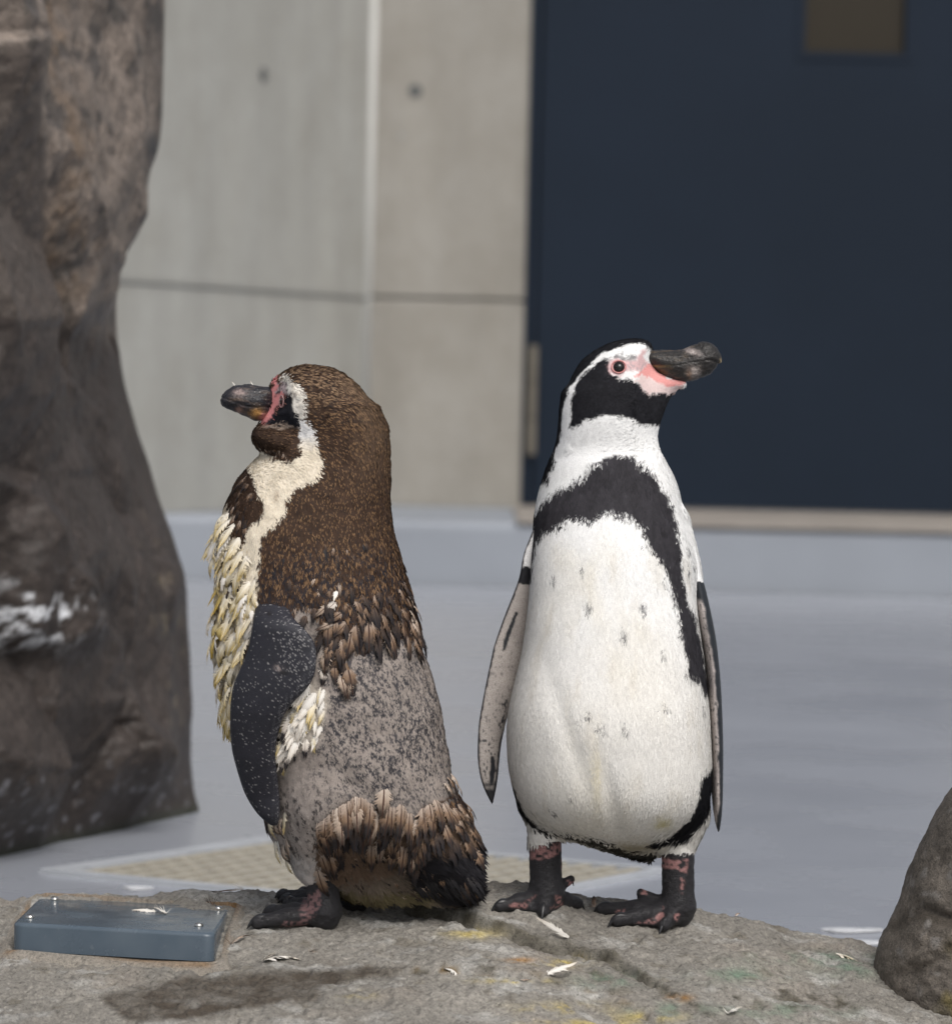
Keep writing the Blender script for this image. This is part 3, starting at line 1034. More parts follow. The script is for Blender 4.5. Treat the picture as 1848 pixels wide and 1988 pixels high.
M_plume = attrmat('plumage', 0.75, 0.16, 900, 0.10)
M_skin = attrmat('feathered_skin', 0.8, 0.2, 700, 0.12, 800, 0.4, 0.0008)
M_flip = attrmat('flipper_skin', 0.55, 0.35, 800, 0.25, 900, 0.5, 0.0006)
m, nt, b = newmat('foot_skin')
a_ = nd(nt, 'ShaderNodeAttribute'); a_.attribute_name = 'Col'
vo = nd(nt, 'ShaderNodeTexVoronoi', feature='DISTANCE_TO_EDGE'); vo.inputs['Scale'].default_value = 520
tc = nt.nodes.new('ShaderNodeTexCoord'); nt.links.new(tc.outputs['Object'], vo.inputs['Vector'])
vr = ramp(nt, vo.outputs[0], [(0.0, 0.45), (0.12, 1.0)])
nt.links.new(mix(nt, a_.outputs['Color'], vr, 0.8, 'MULTIPLY'), b.inputs['Base Color'])
b.inputs['Roughness'].default_value = 0.55
b.inputs['Specular IOR Level'].default_value = 0.4
bump(nt, b, vr, 0.9, 0.0012)
M_foot = m
M_bill = attrmat('bill_horn', 0.42, 0.38, 420, 0.40, 420, 0.8, 0.0014)
M_claw = simple('claw_horn', (0.018, 0.018, 0.020), 0.35, 300, 0.2)
m, nt, b = newmat('eye_gloss')
b.inputs['Base Color'].default_value = (0.010, 0.008, 0.007, 1)
b.inputs['Roughness'].default_value = 0.06
b.inputs['Coat Weight'].default_value = 0.0
b.inputs['Coat Roughness'].default_value = 0.03
M_eye = m
M_iris = simple('iris_brown', (0.055, 0.028, 0.016), 0.25)
M_lid = simple('pink_skin', (0.52, 0.22, 0.21), 0.6, 400, 0.15)
M_lid2 = simple('dusky_pink_skin', (0.30, 0.10, 0.10), 0.6, 400, 0.2)

def uvsphere(name, c, r, mat, parent, n=20, squash=(1, 1, 1)):
    V, F = [], []
    for i in range(n + 1):
        th = math.pi * i / n
        for j in range(2 * n):
            ph = math.pi * j / n
            V.append((c[0] + r * squash[0] * math.sin(th) * math.cos(ph), c[1] + r * squash[1] * math.sin(th) * math.sin(ph), c[2] + r * squash[2] * math.cos(th)))
    for i in range(n):
        for j in range(2 * n):
            k = (j + 1) % (2 * n)
            F.append((i * 2 * n + j, (i + 1) * 2 * n + j, (i + 1) * 2 * n + k, i * 2 * n + k))
    return obj(name, npmesh(name, V, F), mat, parent)

def torus(name, c, nrm, R, r, mat, parent, sx=1.0, sz=1.0, n=32, k=10):
    q = np.array(Vector(nrm).to_track_quat('Z', 'Y').to_matrix())
    V, F = [], []
    for i in range(n):
        a = 2 * math.pi * i / n
        for j in range(k):
            b_ = 2 * math.pi * j / k
            p = np.array([(R + r * math.cos(b_)) * math.cos(a) * sx, (R + r * math.cos(b_)) * math.sin(a) * sz, r * math.sin(b_)])
            V.append(np.array(c) + q @ p)
    for i in range(n):
        for j in range(k):
            F.append((i * k + j, ((i + 1) % n) * k + j, ((i + 1) % n) * k + (j + 1) % k, i * k + (j + 1) % k))
    return obj(name, npmesh(name, V, F), mat, parent)

def tube(name, pts, rad, mat, parent, k=8):
    pts = np.array(pts, float)
    V, F = [], []
    for i, p in enumerate(pts):
        t = pts[min(i + 1, len(pts) - 1)] - pts[max(i - 1, 0)]
        q = np.array(Vector(t).to_track_quat('Z', 'Y').to_matrix())
        for j in range(k):
            a = 2 * math.pi * j / k
            V.append(p + q @ np.array([math.cos(a), math.sin(a), 0]) * rad[i])
    for i in range(len(pts) - 1):
        for j in range(k):
            F.append((i * k + j, i * k + (j + 1) % k, (i + 1) * k + (j + 1) % k, (i + 1) * k + j))
    return obj(name, npmesh(name, V, F), mat, parent)

def claw(base, tip, r, parent, sag=0.25):
    base, tip = np.array(base, float), np.array(tip, float)
    L = np.linalg.norm(tip - base)
    pts, rad = [], []
    for t in np.linspace(0, 1, 9):
        p = base + (tip - base) * t
        p[2] += sag * L * 4 * t * (1 - t) * 0.5
        pts.append(p)
        rad.append(max(r * (1 - t) ** 0.7, 0.0004))
    return tube('claw', pts, rad, M_claw, parent)

def put(c, m, col, amt=1.0):
    m = np.clip(np.asarray(m, float) * amt, 0, 1)[:, None]
    c[:] = c * (1 - m) + np.asarray(col) * m

def rag(P, amp, seed, s1=160, s2=420):
    return amp * (noise(P, s1, seed) + 0.7 * noise(P, s2, seed + 1))

def poly_mask(poly, u, v, soft=1.5):
    return sstep(soft, -soft, psdf(poly, u, v))

def foot(name, root, ankle, heel, toes, tarsus_r, toe_r, colfn, h=0.0013, hind=None, webs=((0, 1), (1, 2)), weblen=0.86):
    """one webbed foot grown as a single surface: tarsus, toes, web"""
    pts = [np.array(ankle), np.array(heel)] + [np.array(t) for t in toes] + ([np.array(hind)] if hind is not None else [])
    lo, hi = np.min(pts, 0) - 0.03, np.max(pts, 0) + 0.03
    g = Grid(lo, hi, h)
    he = np.array(heel, float)
    hj = he + np.array([0, 0, tarsus_r * 0.80])
    g.add(g.cone(ankle, hj, tarsus_r * 1.0, tarsus_r, (1, 1.0, 1)))
    g.add(g.cone(hj, he + np.array([0, 0, tarsus_r * .45]), tarsus_r, tarsus_r * 0.75), 0.008)
    ends = []
    for t in toes:
        t = np.array(t, float)
        mid = he * 0.45 + t * 0.55 + np.array([0, 0, toe_r * 1.25])
        g.add(g.cone(he + np.array([0, 0, toe_r * 1.5]), mid, toe_r * 1.35, toe_r * 1.12), 0.006)
        g.add(g.cone(mid, t + np.array([0, 0, toe_r * 0.75]), toe_r * 1.12, toe_r * 0.78), 0.004)
        ends.append(t)
    for i, j in webs:
        for w in np.linspace(0.12, 0.88, 7):
            e = ends[i] * (1 - w) + ends[j] * w
            e = he + (e - he) * (weblen - 0.16 * math.sin(math.pi * w))
            g.add(g.cone(he + np.array([0, 0, toe_r * 1.5]), e + np.array([0, 0, toe_r * 0.55]), toe_r * 0.75, toe_r * 0.30), 0.006)
    if hind is not None:
        g.add(g.cone(hj, np.array(hind), toe_r * 1.0, toe_r * 0.62), 0.005)
    V, Q, N = g.mesh()
    V = V + N * (0.0005 * noise(V, 260, 5))[:, None]
    o = obj('foot', npmesh('foot', V, Q, colfn(V, N)), M_foot, root)
    for t in ends:
        d = (t - he) / np.linalg.norm(t - he)
        up = np.array([0, 0, 1.0])
        claw(t - d * toe_r * 0.9 + up * toe_r * 1.15, t + d * toe_r * 1.25 - up * toe_r * 0.05, toe_r * 0.72, o, 0.45)
    if hind is not None:
        hd = np.array(hind) - hj
        hd /= np.linalg.norm(hd)
        claw(np.array(hind), np.array(hind) + hd * 0.004 - np.array([0, 0, 0.009]), toe_r * 0.36, o, 0.5)
    return o, g

# ------------------------------------------------------------------ the clean black and white penguin
hl = hit(1060, 1762, hzs)             # left foot in the picture
hr = hit(1316, 1790, hzs)
YB = (hl[1] + hr[1]) / 2 + 0.012
print('R feet', hl, hr, 'YB', YB)
YF = YB - 0.06                        # depth of the front surface, where the markings are measured
rootR = empty('penguin', (W(1190, 1700, YB)[0], YB, min(hl[2], hr[2])))
tag(rootR, 'black and white penguin with clean sleek plumage, head turned right', 'penguin', 'penguins on the rock')
rowsR = [(770, 1100, 1262), (800, 1094, 1275), (840, 1091, 1271), (870, 1085, 1274), (900, 1075, 1292), (930, 1066, 1310), (960, 1056, 1319), (1000, 1042, 1326), (1040, 1036, 1338),
         (1080, 1032, 1349), (1120, 1029, 1352), (1160, 1027, 1351), (1210, 1021, 1356), (1275, 1012, 1366), (1330, 998, 1371), (1376, 987, 1376), (1420, 983, 1378), (1483, 985, 1381),
         (1527, 993, 1380), (1563, 1003, 1374), (1585, 1014, 1366), (1605, 1034, 1352), (1622, 1062, 1334), (1640, 1110, 1322), (1654, 1165, 1305), (1664, 1205, 1290), (1671, 1235, 1270)]
ycR = lerp1([(770, 0.006), (900, 0.004), (1000, 0.0), (1150, -0.004), (1400, -0.012), (1550, -0.010), (1640, 0.010), (1671, 0.02)])
brR = lerp1([(770, 0.80), (880, 0.78), (950, 0.72), (1050, 0.80), (1200, 0.90), (1400, 0.92), (1550, 0.88), (1640, 0.75), (1671, 0.8)])
gR = Grid((W(930, 1000, YB)[0], YB - 0.145, 0.14), (W(1420, 1000, YB)[0], YB + 0.145, W(1200, 630, YB)[2]), 0.0022)
gR.add(gR.loft(slices(rowsR, YB, ycR, lambda v, a: a * brR(v)), 2.15))
# back of the neck and shoulders
q = W(1120, 960, YB)
gR.add(gR.ell((q[0] + 0.03, YB + 0.030, q[2] - 0.01), (0.060, 0.045, 0.07)), 0.03)
q = W(1345, 1075, YB)
gR.add(gR.cone(W(1318, 1010, YB + .005), W(1342, 1110, YB + .002), 0.006, 0.007), 0.02)
# head
headR = [(1262, 700), (1268, 678), (1275, 672), (1270, 664), (1252, 658), (1229, 656), (1206, 659), (1185, 664), (1157, 678), (1130, 697), (1113, 724), (1100, 755), (1096, 793), (1098, 833), (1104, 870), (1180, 890), (1252, 870),
         (1256, 841), (1270, 820), (1289, 793), (1304, 769), (1322, 755), (1330, 747), (1300, 742), (1275, 722)]
gR.add(gR.puff(poly_w(headR, YB), YB + 0.004, 0.045, lambda X: np.interp(X, [W(1235, 720, YB)[0], W(1275, 720, YB)[0], W(1320, 720, YB)[0]], [0.043, 0.022, 0.011]).astype(np.float32), 14), 0.020)
gR.add(gR.cone(W(1262, 742, YB), W(1326, 745, YB), 0.010, 0.0035), 0.008)
# legs
for (u1, v1, u2, v2, hh, r1, r2) in ((1064, 1575, 1057, 1624, hl, 0.026, 0.0178), (1326, 1590, 1317, 1645, hr, 0.026, 0.0178)):
    gR.add(gR.cone(W(u1, v1, hh[1] + .008), W(u2, v2, hh[1] + .004), r1, r2), 0.016)
# keel fold at the bottom of the belly
x0 = W(1185, 1560, YF)
fold = 0.0045 * np.exp(-(((gR.X - x0[0]) - 0.22 * (x0[2] - gR.Z)) / 0.010) ** 2 - ((gR.Z - x0[2]) / 0.05) ** 2) * (gR.Y < YB)
x1 = W(1110, 1440, YF)
fold = fold + 0.0030 * np.exp(-(((gR.X - x1[0]) - 0.35 * (x1[2] - gR.Z)) / 0.012) ** 2 - ((gR.Z - x1[2]) / 0.07) ** 2) * (gR.Y < YB)
gR.F = (gR.F + fold).astype(np.float32)
VR, QR, NR = gR.mesh()

D3 = lambda pts: [(x / 4.183 + 994, y / 4.183 + 625.8) for x, y in pts]
D4 = lambda pts: [(x / 3.375 + 905.6, y / 3.375 + 994) for x, y in pts]
D5 = lambda pts: [(x / 3.487 + 905.6, y / 3.487 + 1509.4) for x, y in pts]
BAND = D3([(150, 1700), (190, 1560), (260, 1450), (400, 1340), (490, 1290), (560, 1255), (640, 1170), (740, 1110), (800, 1095), (900, 1085), (950, 1070), (1010, 1110), (1090, 1150), (1150, 1200), (1200, 1280), (1260, 1370), (1310, 1480), (1335, 1600), (1370, 1720)]) \
    + D4([(1375, 100), (1400, 200), (1410, 330), (1415, 390), (1440, 500), (1450, 600), (1475, 650), (1500, 640), (1545, 850), (1600, 1100), (1600, 1200), (1560, 1180), (1530, 1110), (1480, 1080), (1440, 1040), (1450, 980), (1420, 900), (1400, 780), (1385, 650), (1360, 560), (1340, 470), (1310, 360), (1250, 290), (1180, 200), (1160, 130), (1120, 60), (1060, 20), (960, 10)]) \
    + D3([(870, 1560), (800, 1520), (720, 1555), (640, 1590), (580, 1600), (480, 1575), (380, 1650), (280, 1690), (225, 1740)]) + D4([(478, 140), (452, 230), (440, 330), (432, 430), (405, 430), (405, 200)])
FACE = D3([(470, 865), (490, 790), (490, 700), (490, 600), (510, 560), (540, 480), (600, 400), (680, 350), (730, 310), (780, 285), (800, 310), (790, 360), (810, 420), (870, 455), (985, 462), (1040, 500), (1070, 540), (1130, 590), (1210, 575), (1300, 600), (1380, 560), (1330, 700), (1260, 830), (1180, 840), (1060, 835), (1000, 802), (920, 770), (800, 745), (700, 765), (620, 790)])
CAPB = D3([(1300, 260), (1255, 232), (1120, 215), (1100, 175), (1060, 165), (960, 165), (880, 200), (760, 240), (640, 340), (560, 420), (490, 500), (455, 580), (425, 680), (412, 800), (405, 900), (388, 1000), (350, 1060), (352, 1120), (365, 1160), (320, 1200), (310, 1280), (200, 1300), (200, 900), (300, 400), (600, 100), (1000, 20), (1300, 60)])
PINK = D3([(1112, 205), (1075, 225), (1035, 262), (1030, 305), (960, 312), (905, 300), (860, 300), (810, 310), (785, 355), (800, 410), (870, 440), (930, 400), (1000, 385), (1060, 395), (1100, 360), (1140, 340), (1080, 280)])
GAPE = D3([(985, 458), (1040, 405), (1130, 335), (1200, 345), (1230, 400), (1270, 425), (1320, 450), (1400, 462), (1450, 470), (1440, 492), (1380, 508), (1290, 520), (1200, 492), (1140, 450), (1090, 425), (1040, 432)])
CHIN = D3([(1020, 470), (1090, 425), (1140, 450), (1200, 492), (1290, 518), (1380, 508), (1470, 470), (1400, 560), (1300, 600), (1210, 572), (1130, 590), (1070, 540)])
LORE = D3([(800, 280), (900, 235), (1020, 215), (1040, 250), (1032, 300), (960, 310), (900, 296), (850, 292)])
FLANKR = D5([(1590, -20), (1590, 60), (1570, 150), (1540, 260), (1470, 330), (1380, 400), (1290, 450), (1240, 480), (1290, 500), (1400, 455), (1500, 432), (1570, 385), (1700, 200), (1720, -100)])
FLANKL = D5([(318, 60), (335, 130), (383, 250), (450, 322), (560, 380), (650, 392), (700, 378), (700, 400), (560, 414), (450, 372), (400, 322), (340, 230), (270, 60)])
CROTCH = D5([(660, 385), (740, 395), (900, 430), (1010, 480), (1080, 520), (1150, 540), (1290, 530), (1320, 600), (1150, 620), (1000, 560), (800, 460), (660, 420)])
SPOTS = [(575, 445, 17, 36), (755, 360, 18, 30), (798, 605, 26, 30), (1155, 620, 26, 32), (1015, 785, 26, 36), (1280, 920, 16, 30), (1295, 455, 12, 30), (780, 1300, 24, 30), (862, 1385, 28, 36), (1028, 1385, 28, 36), (905, 1400, 8, 14),
         (1290, 1255, 28, 26), (670, 1840, 16, 22), (560, 1955, 28, 12), (1452, 250, 10, 18), (1505, 350, 10, 12), (1460, 390, 12, 45), (1560, 1280, 10, 20)]
BLACK = np.array([0.0105, 0.0105, 0.0130])

def colR(P, N, jit=False):
    u, v = proj(np.stack([P[:, 0], np.full(len(P), YF), P[:, 2]], -1))
    j = 1.0
    u = u + rag(P, 3.0, 101)
    v = v + rag(P, 4.5, 105)
    c = np.tile(np.array([0.84, 0.84, 0.83]), (len(P), 1))
    # cream wash on the belly
    cr = sstep(-0.25, 0.5, fbm(P * np.array([1, 1, 0.35]), 26, 3, 111)) * np.exp(-((u - 1165) / 110) ** 2) * sstep(1000, 1080, v)
    put(c, cr, (0.72, 0.655, 0.51), 0.5)
    put(c, sstep(1050, 1400, v), (0.71, 0.685, 0.635), 0.6)
    st = sstep(0.1, 0.5, fbm(P * np.array([1, 1, 0.18]), 90, 3, 112))
    put(c, st * sstep(1010, 1100, v), (0.60, 0.55, 0.46), 0.30)
    put(c, np.exp(-((u - 1290) / 17) ** 2 - ((v - 1590) / 13) ** 2), (0.52, 0.46, 0.20), 0.75)
    put(c, np.exp(-((u - 1155) / 8) ** 2 - ((v - 1490 - 0.3 * (u - 1150)) / 60) ** 2), (0.60, 0.53, 0.33), 0.5)
    put(c, np.exp(-((u - 1235) / 60) ** 2 - ((v - 1650) / 14) ** 2), (0.34, 0.29, 0.17), 0.8)
    put(c, sstep(2.5, -2.5, psdf(BAND, u, v) + 7.0 * noise(P * np.array([1, 1, .35]), 480, 118)), np.array([0.034, 0.032, 0.037]) * (1 + 0.6 * fbm(P * np.array([1, 1, .4]), 320, 2, 119))[:, None])
    for x, y, rx, ry in SPOTS:
        cu, cv = x / 3.375 + 905.6, y / 3.375 + 994
        q = ((u - cu) / (rx / 3.0)) ** 2 + ((v - cv) / (ry / 3.0)) ** 2
        put(c, sstep(1.0, 0.35, q) * sstep(-0.5, 0.3, noise(P * np.array([1, 1, 0.25]), 520, 121)), (0.045, 0.047, 0.058), 0.92)
    hd = (v < 850)
    put(c, poly_mask(CHIN, u, v, 2.5) * hd, (0.70, 0.56, 0.54))
    put(c, poly_mask(FACE, u, v), BLACK * (1.25 + 0.7 * fbm(P, 420, 2, 135))[:, None])
    put(c, poly_mask(LORE, u, v, 2) * sstep(-0.45, 0.35, noise(P, 700, 131) + (v - 690) / 14), (0.16, 0.145, 0.15), 0.85)
    put(c, poly_mask(PINK, u, v, 3), (0.60, 0.36, 0.36), 0.85)
    put(c, poly_mask(PINK, u, v, 2) * sstep(-0.1, 0.4, noise(P, 620, 132)) * sstep(1212, 1222, u) * sstep(698, 708, v), (0.34, 0.30, 0.31), 0.75)
    put(c, poly_mask(GAPE, u, v, 1.5), (0.68, 0.25, 0.23), 0.9)
    put(c, poly_mask(CAPB, u, v) * (v < 990), BLACK)
    put(c, poly_mask(FLANKR, u, v), BLACK)
    put(c, poly_mask(FLANKL, u, v), BLACK)
    put(c, poly_mask(CROTCH, u, v, 2), (0.030, 0.028, 0.022), 0.95)
    # back: black wherever the surface turns away from the belly
    lim = np.where(v < 860, 0.62, np.where(v < 1000, 0.40, 0.30))
    bk = sstep(-0.06, 0.06, N[:, 1] - lim + 0.10 * noise(P, 120, 141))
    bk = np.where(v > 1628, bk * 0, bk)
    put(c, bk, BLACK)
    put(c, (N[:, 1] > 0.05) & (v > 1640) & (u > 1110) & (u < 1270), BLACK)
    return np.clip(c, 0.004, 0.9)

bodyR = obj('body', npmesh('body', VR, QR, colR(VR, NR)), M_skin, rootR)
hcR = W(1250, 700, YB)
def flowR(P, N):
    T = np.tile(np.array([0.0, 0.0, -1.0]), (len(P), 1))
    d = P - hcR
    r = np.linalg.norm(d, axis=1)
    w = sstep(0.13, 0.07, r)[:, None]
    back = np.array([-0.9, 0.0, -0.45])
    T = T * (1 - w) + back * w
    T[:, 0] += np.where(P[:, 2] < W(1200, 1300, YB)[2], 0.8 * (P[:, 0] - W(1190, 1500, YB)[0]) * -2.0, 0)
    return T
def sizeR(P, N):
    hd = sstep(W(0, 880, YB)[2], W(0, 780, YB)[2], P[:, 2])
    L = 0.0085 * (1 - hd) + 0.0045 * hd
    return L, 0.0021 * (1 - hd) + 0.0013 * hd
GAPEZ = np.array(GAPE)
def keepR(P, N):
    u, v = proj(np.stack([P[:, 0], np.full(len(P), YF), P[:, 2]], -1))
    bare = (psdf(PINK, u, v) < 1) | (psdf(GAPE, u, v) < 1)
    dens = np.where(N[:, 1] > 0.45, rng.random(len(P)) < 0.45, True)
    return ~(bare & (N[:, 1] < 0)) & dens
feathers('plumage', VR, QR, colR, flowR, sizeR, 420000, M_plume, rootR, keepR, 0.06, 3, 0.93)
# ragged fringes of longer feathers along the vent and above the legs
def keepF(P, N):
    u, v = proj(np.stack([P[:, 0], np.full(len(P), YF), P[:, 2]], -1))
    return ((psdf(CROTCH, u, v) < 4) | ((v > 1612) & (v < 1655) & ((u < 1100) | (u > 1280)))) & (N[:, 1] < 0.7)
fr = feathers('fringe', VR, QR, colR, flowR, lambda P, N: (np.full(len(P), 0.013), np.full(len(P), 0.0022)), 160000, M_plume, rootR, keepF, 0.25, 9, 0.6)

# bill
BILL = [(1250, 692), (1254, 684), (1264, 680), (1280, 679), (1294, 680), (1310, 680), (1324, 678), (1336, 673), (1348, 668), (1360, 664), (1371, 663), (1381, 666), (1390, 673), (1397, 683), (1401, 694), (1401, 705), (1398, 707), (1394, 706), (1390, 714), (1381, 725), (1366, 733), (1343, 740), (1325, 741), (1308, 738), (1291, 730), (1276, 720), (1264, 711), (1254, 702)]
g = Grid((W(1235, 700, YB)[0], YB - .03, W(1300, 755, YB)[2]), (W(1412, 700, YB)[0], YB + .03, W(1300, 650, YB)[2]), 0.0009)
yb = (YB + 0.002 - 0.05 * 0 * g.ax[0][:, None] + 0 * g.ax[2][None])
g.add(g.puff(poly_w(BILL, YB), yb, 0.024, 0.0165, 5))
cut = [(1255, 711), (1290, 711), (1320, 708), (1350, 702), (1375, 698), (1396, 703)]
cw = poly_w(cut, YB)
XX, ZZ = np.meshgrid(g.ax[0], g.ax[2], indexing='ij')
dc, _, _ = polydist(cw, XX, ZZ)
g.F = (g.F + (0.0011 * np.exp(-(dc / 0.0011) ** 2))[:, None, :]).astype(np.float32)
dn, _, _ = polydist(poly_w([(1320, 697), (1340, 694), (1352, 690)], YB), XX, ZZ)
g.F = (g.F + (0.0012 * np.exp(-(dn / 0.0016) ** 2))[:, None, :]).astype(np.float32)
dn, _, _ = polydist(poly_w([(1354, 668), (1362, 682), (1368, 694), (1366, 712), (1358, 734)], YB), XX, ZZ)
g.F = (g.F + (0.0008 * np.exp(-(dn / 0.0016) ** 2))[:, None, :]).astype(np.float32)
V, Q, N = g.mesh()
V = V + N * (0.0009 * fbm(V * np.array([.5, 1, 1.3]), 230, 4, 151))[:, None]
u, v = proj(np.stack([V[:, 0], np.full(len(V), YB), V[:, 2]], -1))
u_, v_ = u + 2 * noise(V, 250, 152), v + 2 * noise(V, 250, 153)
c = np.tile(np.array([0.020, 0.018, 0.017]), (len(V), 1))
put(c, sstep(0.0, 0.5, fbm(V * np.array([.4, 1, 1]), 300, 3, 154)) * sstep(1370, 1330, u), (0.085, 0.062, 0.042), 0.7)
put(c, np.exp(-(((u_ - 1344) - 1.0 * (v_ - 683)) / 11) ** 2 - (((v_ - 683)) / 7) ** 2), (0.42, 0.36, 0.34), 0.85)
put(c, np.exp(-((u_ - 1346) / 11) ** 2 - ((v_ - 722) / 9) ** 2), (0.46, 0.40, 0.37), 0.9)
put(c, np.exp(-((u_ - 1337) / 5) ** 2 - ((v_ - 726) / 10) ** 2), (0.20, 0.11, 0.06), 0.6)
put(c, np.exp(-(polydist(cut, u, v)[0] / 2.2) ** 2) * sstep(1310, 1270, u), (0.30, 0.22, 0.10), 0.8)
put(c, np.exp(-((u - 1400) / 3) ** 2 - ((v - 702) / 6) ** 2), (0.42, 0.33, 0.18), 0.8)
put(c, np.exp(-((u - 1282) / 14) ** 2 - ((v - 724) / 7) ** 2) * 0.8, (0.16, 0.12, 0.05), 0.7)
obj('bill', npmesh('bill', V, Q, np.clip(c, .004, .8)), M_bill, rootR)
# eye
ep = gR.shoot(1201, 712)
en = gR.normal(ep[None])[0]
er = 0.0064
ec = ep - en * er * 0.45
eyeR = uvsphere('eye', ec, er, M_eye, rootR)
torus('eyelid', ep + en * 0.0004, en, 0.0070, 0.0008, M_lid, eyeR, 1.05, 0.98)

# flippers
def flip_mesh(name, rows, y, ycf, bfn, colfn, root, lo_pad=0.02, h=0.0014, p=2.0, tilt=0.0):
    sl = slices(rows, y, ycf, bfn)
    A = np.array(sl)
    lo = np.array([(A[:, 1] - A[:, 3]).min() - .01, (A[:, 2] - A[:, 4]).min() - .01 - abs(tilt) * .08, A[:, 0].min() - .01])
    hi = np.array([(A[:, 1] + A[:, 3]).max() + .01, (A[:, 2] + A[:, 4]).max() + .01 + abs(tilt) * .08, A[:, 0].max() + .01])
    g = Grid(lo, hi, h)
    Y0 = g.Y
    xc = np.interp(g.ax[2], sorted(A[:, 0]), A[np.argsort(A[:, 0]), 1]).astype(np.float32)[None, None, :]
    g.Y = Y0 - tilt * (g.X - xc)
    g.add(g.loft(sl, p))
    g.Y = Y0
    V, Q, N = g.mesh()
    return obj('flipper', npmesh('flipper', V, Q, colfn(V, N)), M_flip, root), V, Q, N
rowsFL = [(1030, 1034, 1056), (1050, 1026, 1056), (1078, 1015, 1054), (1120, 1009, 1050), (1155, 996, 1046), (1192, 981, 1040), (1225, 969, 1034), (1253, 959, 1028), (1300, 949, 1014), (1344, 940, 1001), (1376, 934, 990), (1406, 929, 982), (1447, 927, 973), (1475, 927, 970), (1500, 930, 968), (1525, 936, 965), (1545, 945, 961), (1560, 953, 957), (1566, 955.5, 956.5)]
def colFL(V, N):
    u, v = proj(np.stack([V[:, 0], np.full(len(V), YB), V[:, 2]], -1))
    u = u + rag(V, 1.2, 161, 200, 500); v = v + rag(V, 2.5, 165, 200, 500)
    c = np.tile(np.array([0.36, 0.325, 0.30]), (len(V), 1))
    c *= (1 + 0.16 * fbm(V, 60, 3, 166))[:, None]
    E = np.array([(r[0], r[1]) for r in rowsFL]); Eo = np.interp(v, E[:, 0], E[:, 1])
    E2 = np.interp(v, E[:, 0], np.array([r[2] for r in rowsFL]))
    put(c, sstep(4.5, 2.0, u - Eo), (0.03, 0.03, 0.034), 0.95)
    put(c, sstep(1410, 1440, v) * sstep(5.5, 2.5, E2 - u), (0.03, 0.03, 0.034), 0.85)
    blk = [(1004, 1108), (1020, 1098), (1034, 1108), (1040, 1125), (1036, 1131), (1018, 1136), (1006, 1132)]
    put(c, (v < 1118) * sstep(-2, 2, u - Eo - 3), (0.75, 0.74, 0.73))
    put(c, poly_mask(blk, u, v, 1.5), BLACK)
    put(c, poly_mask([(1000, 1187), (1005, 1190), (993, 1225), (981, 1262), (976, 1263), (976, 1252), (985, 1225)], u, v, 1.2), (0.02, 0.022, 0.026))
    put(c, poly_mask([(985, 1358), (974, 1368), (973, 1385), (984, 1376)], u, v, 2) * sstep(-0.2, 0.2, noise(V * np.array([1, 1, .4]), 700, 171)), (0.03, 0.03, 0.035))
    put(c, poly_mask([(984, 1375), (970, 1400), (968, 1420), (978, 1412)], u, v, 2) * sstep(0.0, 0.25, noise(V * np.array([1, 1, .4]), 700, 172)), (0.03, 0.03, 0.035))
    put(c, poly_mask([(953, 1465), (958, 1468), (962, 1495), (957, 1525), (950, 1520), (952, 1490)], u, v, 1.5), (0.025, 0.026, 0.03))
    put(c, sstep(1512, 1540, v + 12 * noise(V, 240, 173)), (0.02, 0.022, 0.026), 0.95)
    sp = sstep(0.42, 0.52, noise(V * np.array([1, 1, .45]), 620, 174)) * sstep(1180, 1300, v)
    put(c, sp * (0.5 + 0.5 * sstep(1380, 1430, v)), (0.03, 0.032, 0.038), 0.85)
    put(c, N[:, 1] > 0.3, (0.02, 0.022, 0.026))
    return np.clip(c, .004, .85)
flip_mesh('flipper', rowsFL, YB, lerp1([(1030, 0.0), (1200, 0.010), (1566, 0.006)]), lambda v, a: min(0.0075, a * 0.95), colFL, rootR, tilt=0.55)
rowsFR = [(1040, 1332, 1341), (1059, 1334, 1350), (1092, 1338, 1359), (1121, 1340, 1363), (1139, 1343, 1369), (1160, 1346, 1374), (1187, 1351, 1380), (1216, 1356, 1386), (1240, 1361, 1390), (1261, 1365, 1393), (1300, 1369, 1397), (1335, 1372, 1400), (1409, 1377, 1403), (1438, 1379, 1403.5), (1468, 1381, 1404), (1509, 1380, 1403.5), (1552, 1382, 1403), (1580, 1385, 1401.5), (1597, 1388, 1399.5), (1610, 1391.5, 1397.5), (1617, 1394, 1396)]
def colFR(V, N):
    u, v = proj(np.stack([V[:, 0], np.full(len(V), YB - .02), V[:, 2]], -1))
    u = u + rag(V, 1.0, 181, 200, 500); v = v + rag(V, 2.5, 185, 200, 500)
    c = np.tile(np.array([0.018, 0.021, 0.026]), (len(V), 1))
    E = np.array([(r[0], r[1], r[2]) for r in rowsFR]); l, r = np.interp(v, E[:, 0], E[:, 1]), np.interp(v, E[:, 0], E[:, 2])
    w = (u - l) / np.maximum(r - l, 1)
    lim = np.interp(v, [1160, 1250, 1330, 1460, 1560, 1610], [0.58, 0.5, 0.62, 0.62, 0.72, 0.3])
    inner = sstep(0.10, -0.10, w - lim + 0.16 * fbm(V, 70, 3, 186)) * sstep(1160, 1172, v)
    put(c, inner, (0.45, 0.40, 0.38), 0.95)
    put(c, sstep(0.40, 0.5, noise(V * np.array([1, 1, .45]), 620, 187)) * inner, (0.05, 0.05, 0.055), 0.8)
    put(c, (v < 1131) * sstep(0.15, 0.3, w), (0.80, 0.80, 0.79))
    put(c, sstep(6, 2, np.abs(u - 1340) + 0.0 * v) * sstep(1100, 1108, v) * (v < 1135) , BLACK, 0.8)
    put(c, N[:, 1] > 0.55, (0.018, 0.021, 0.026))
    return np.clip(c, .004, .85)
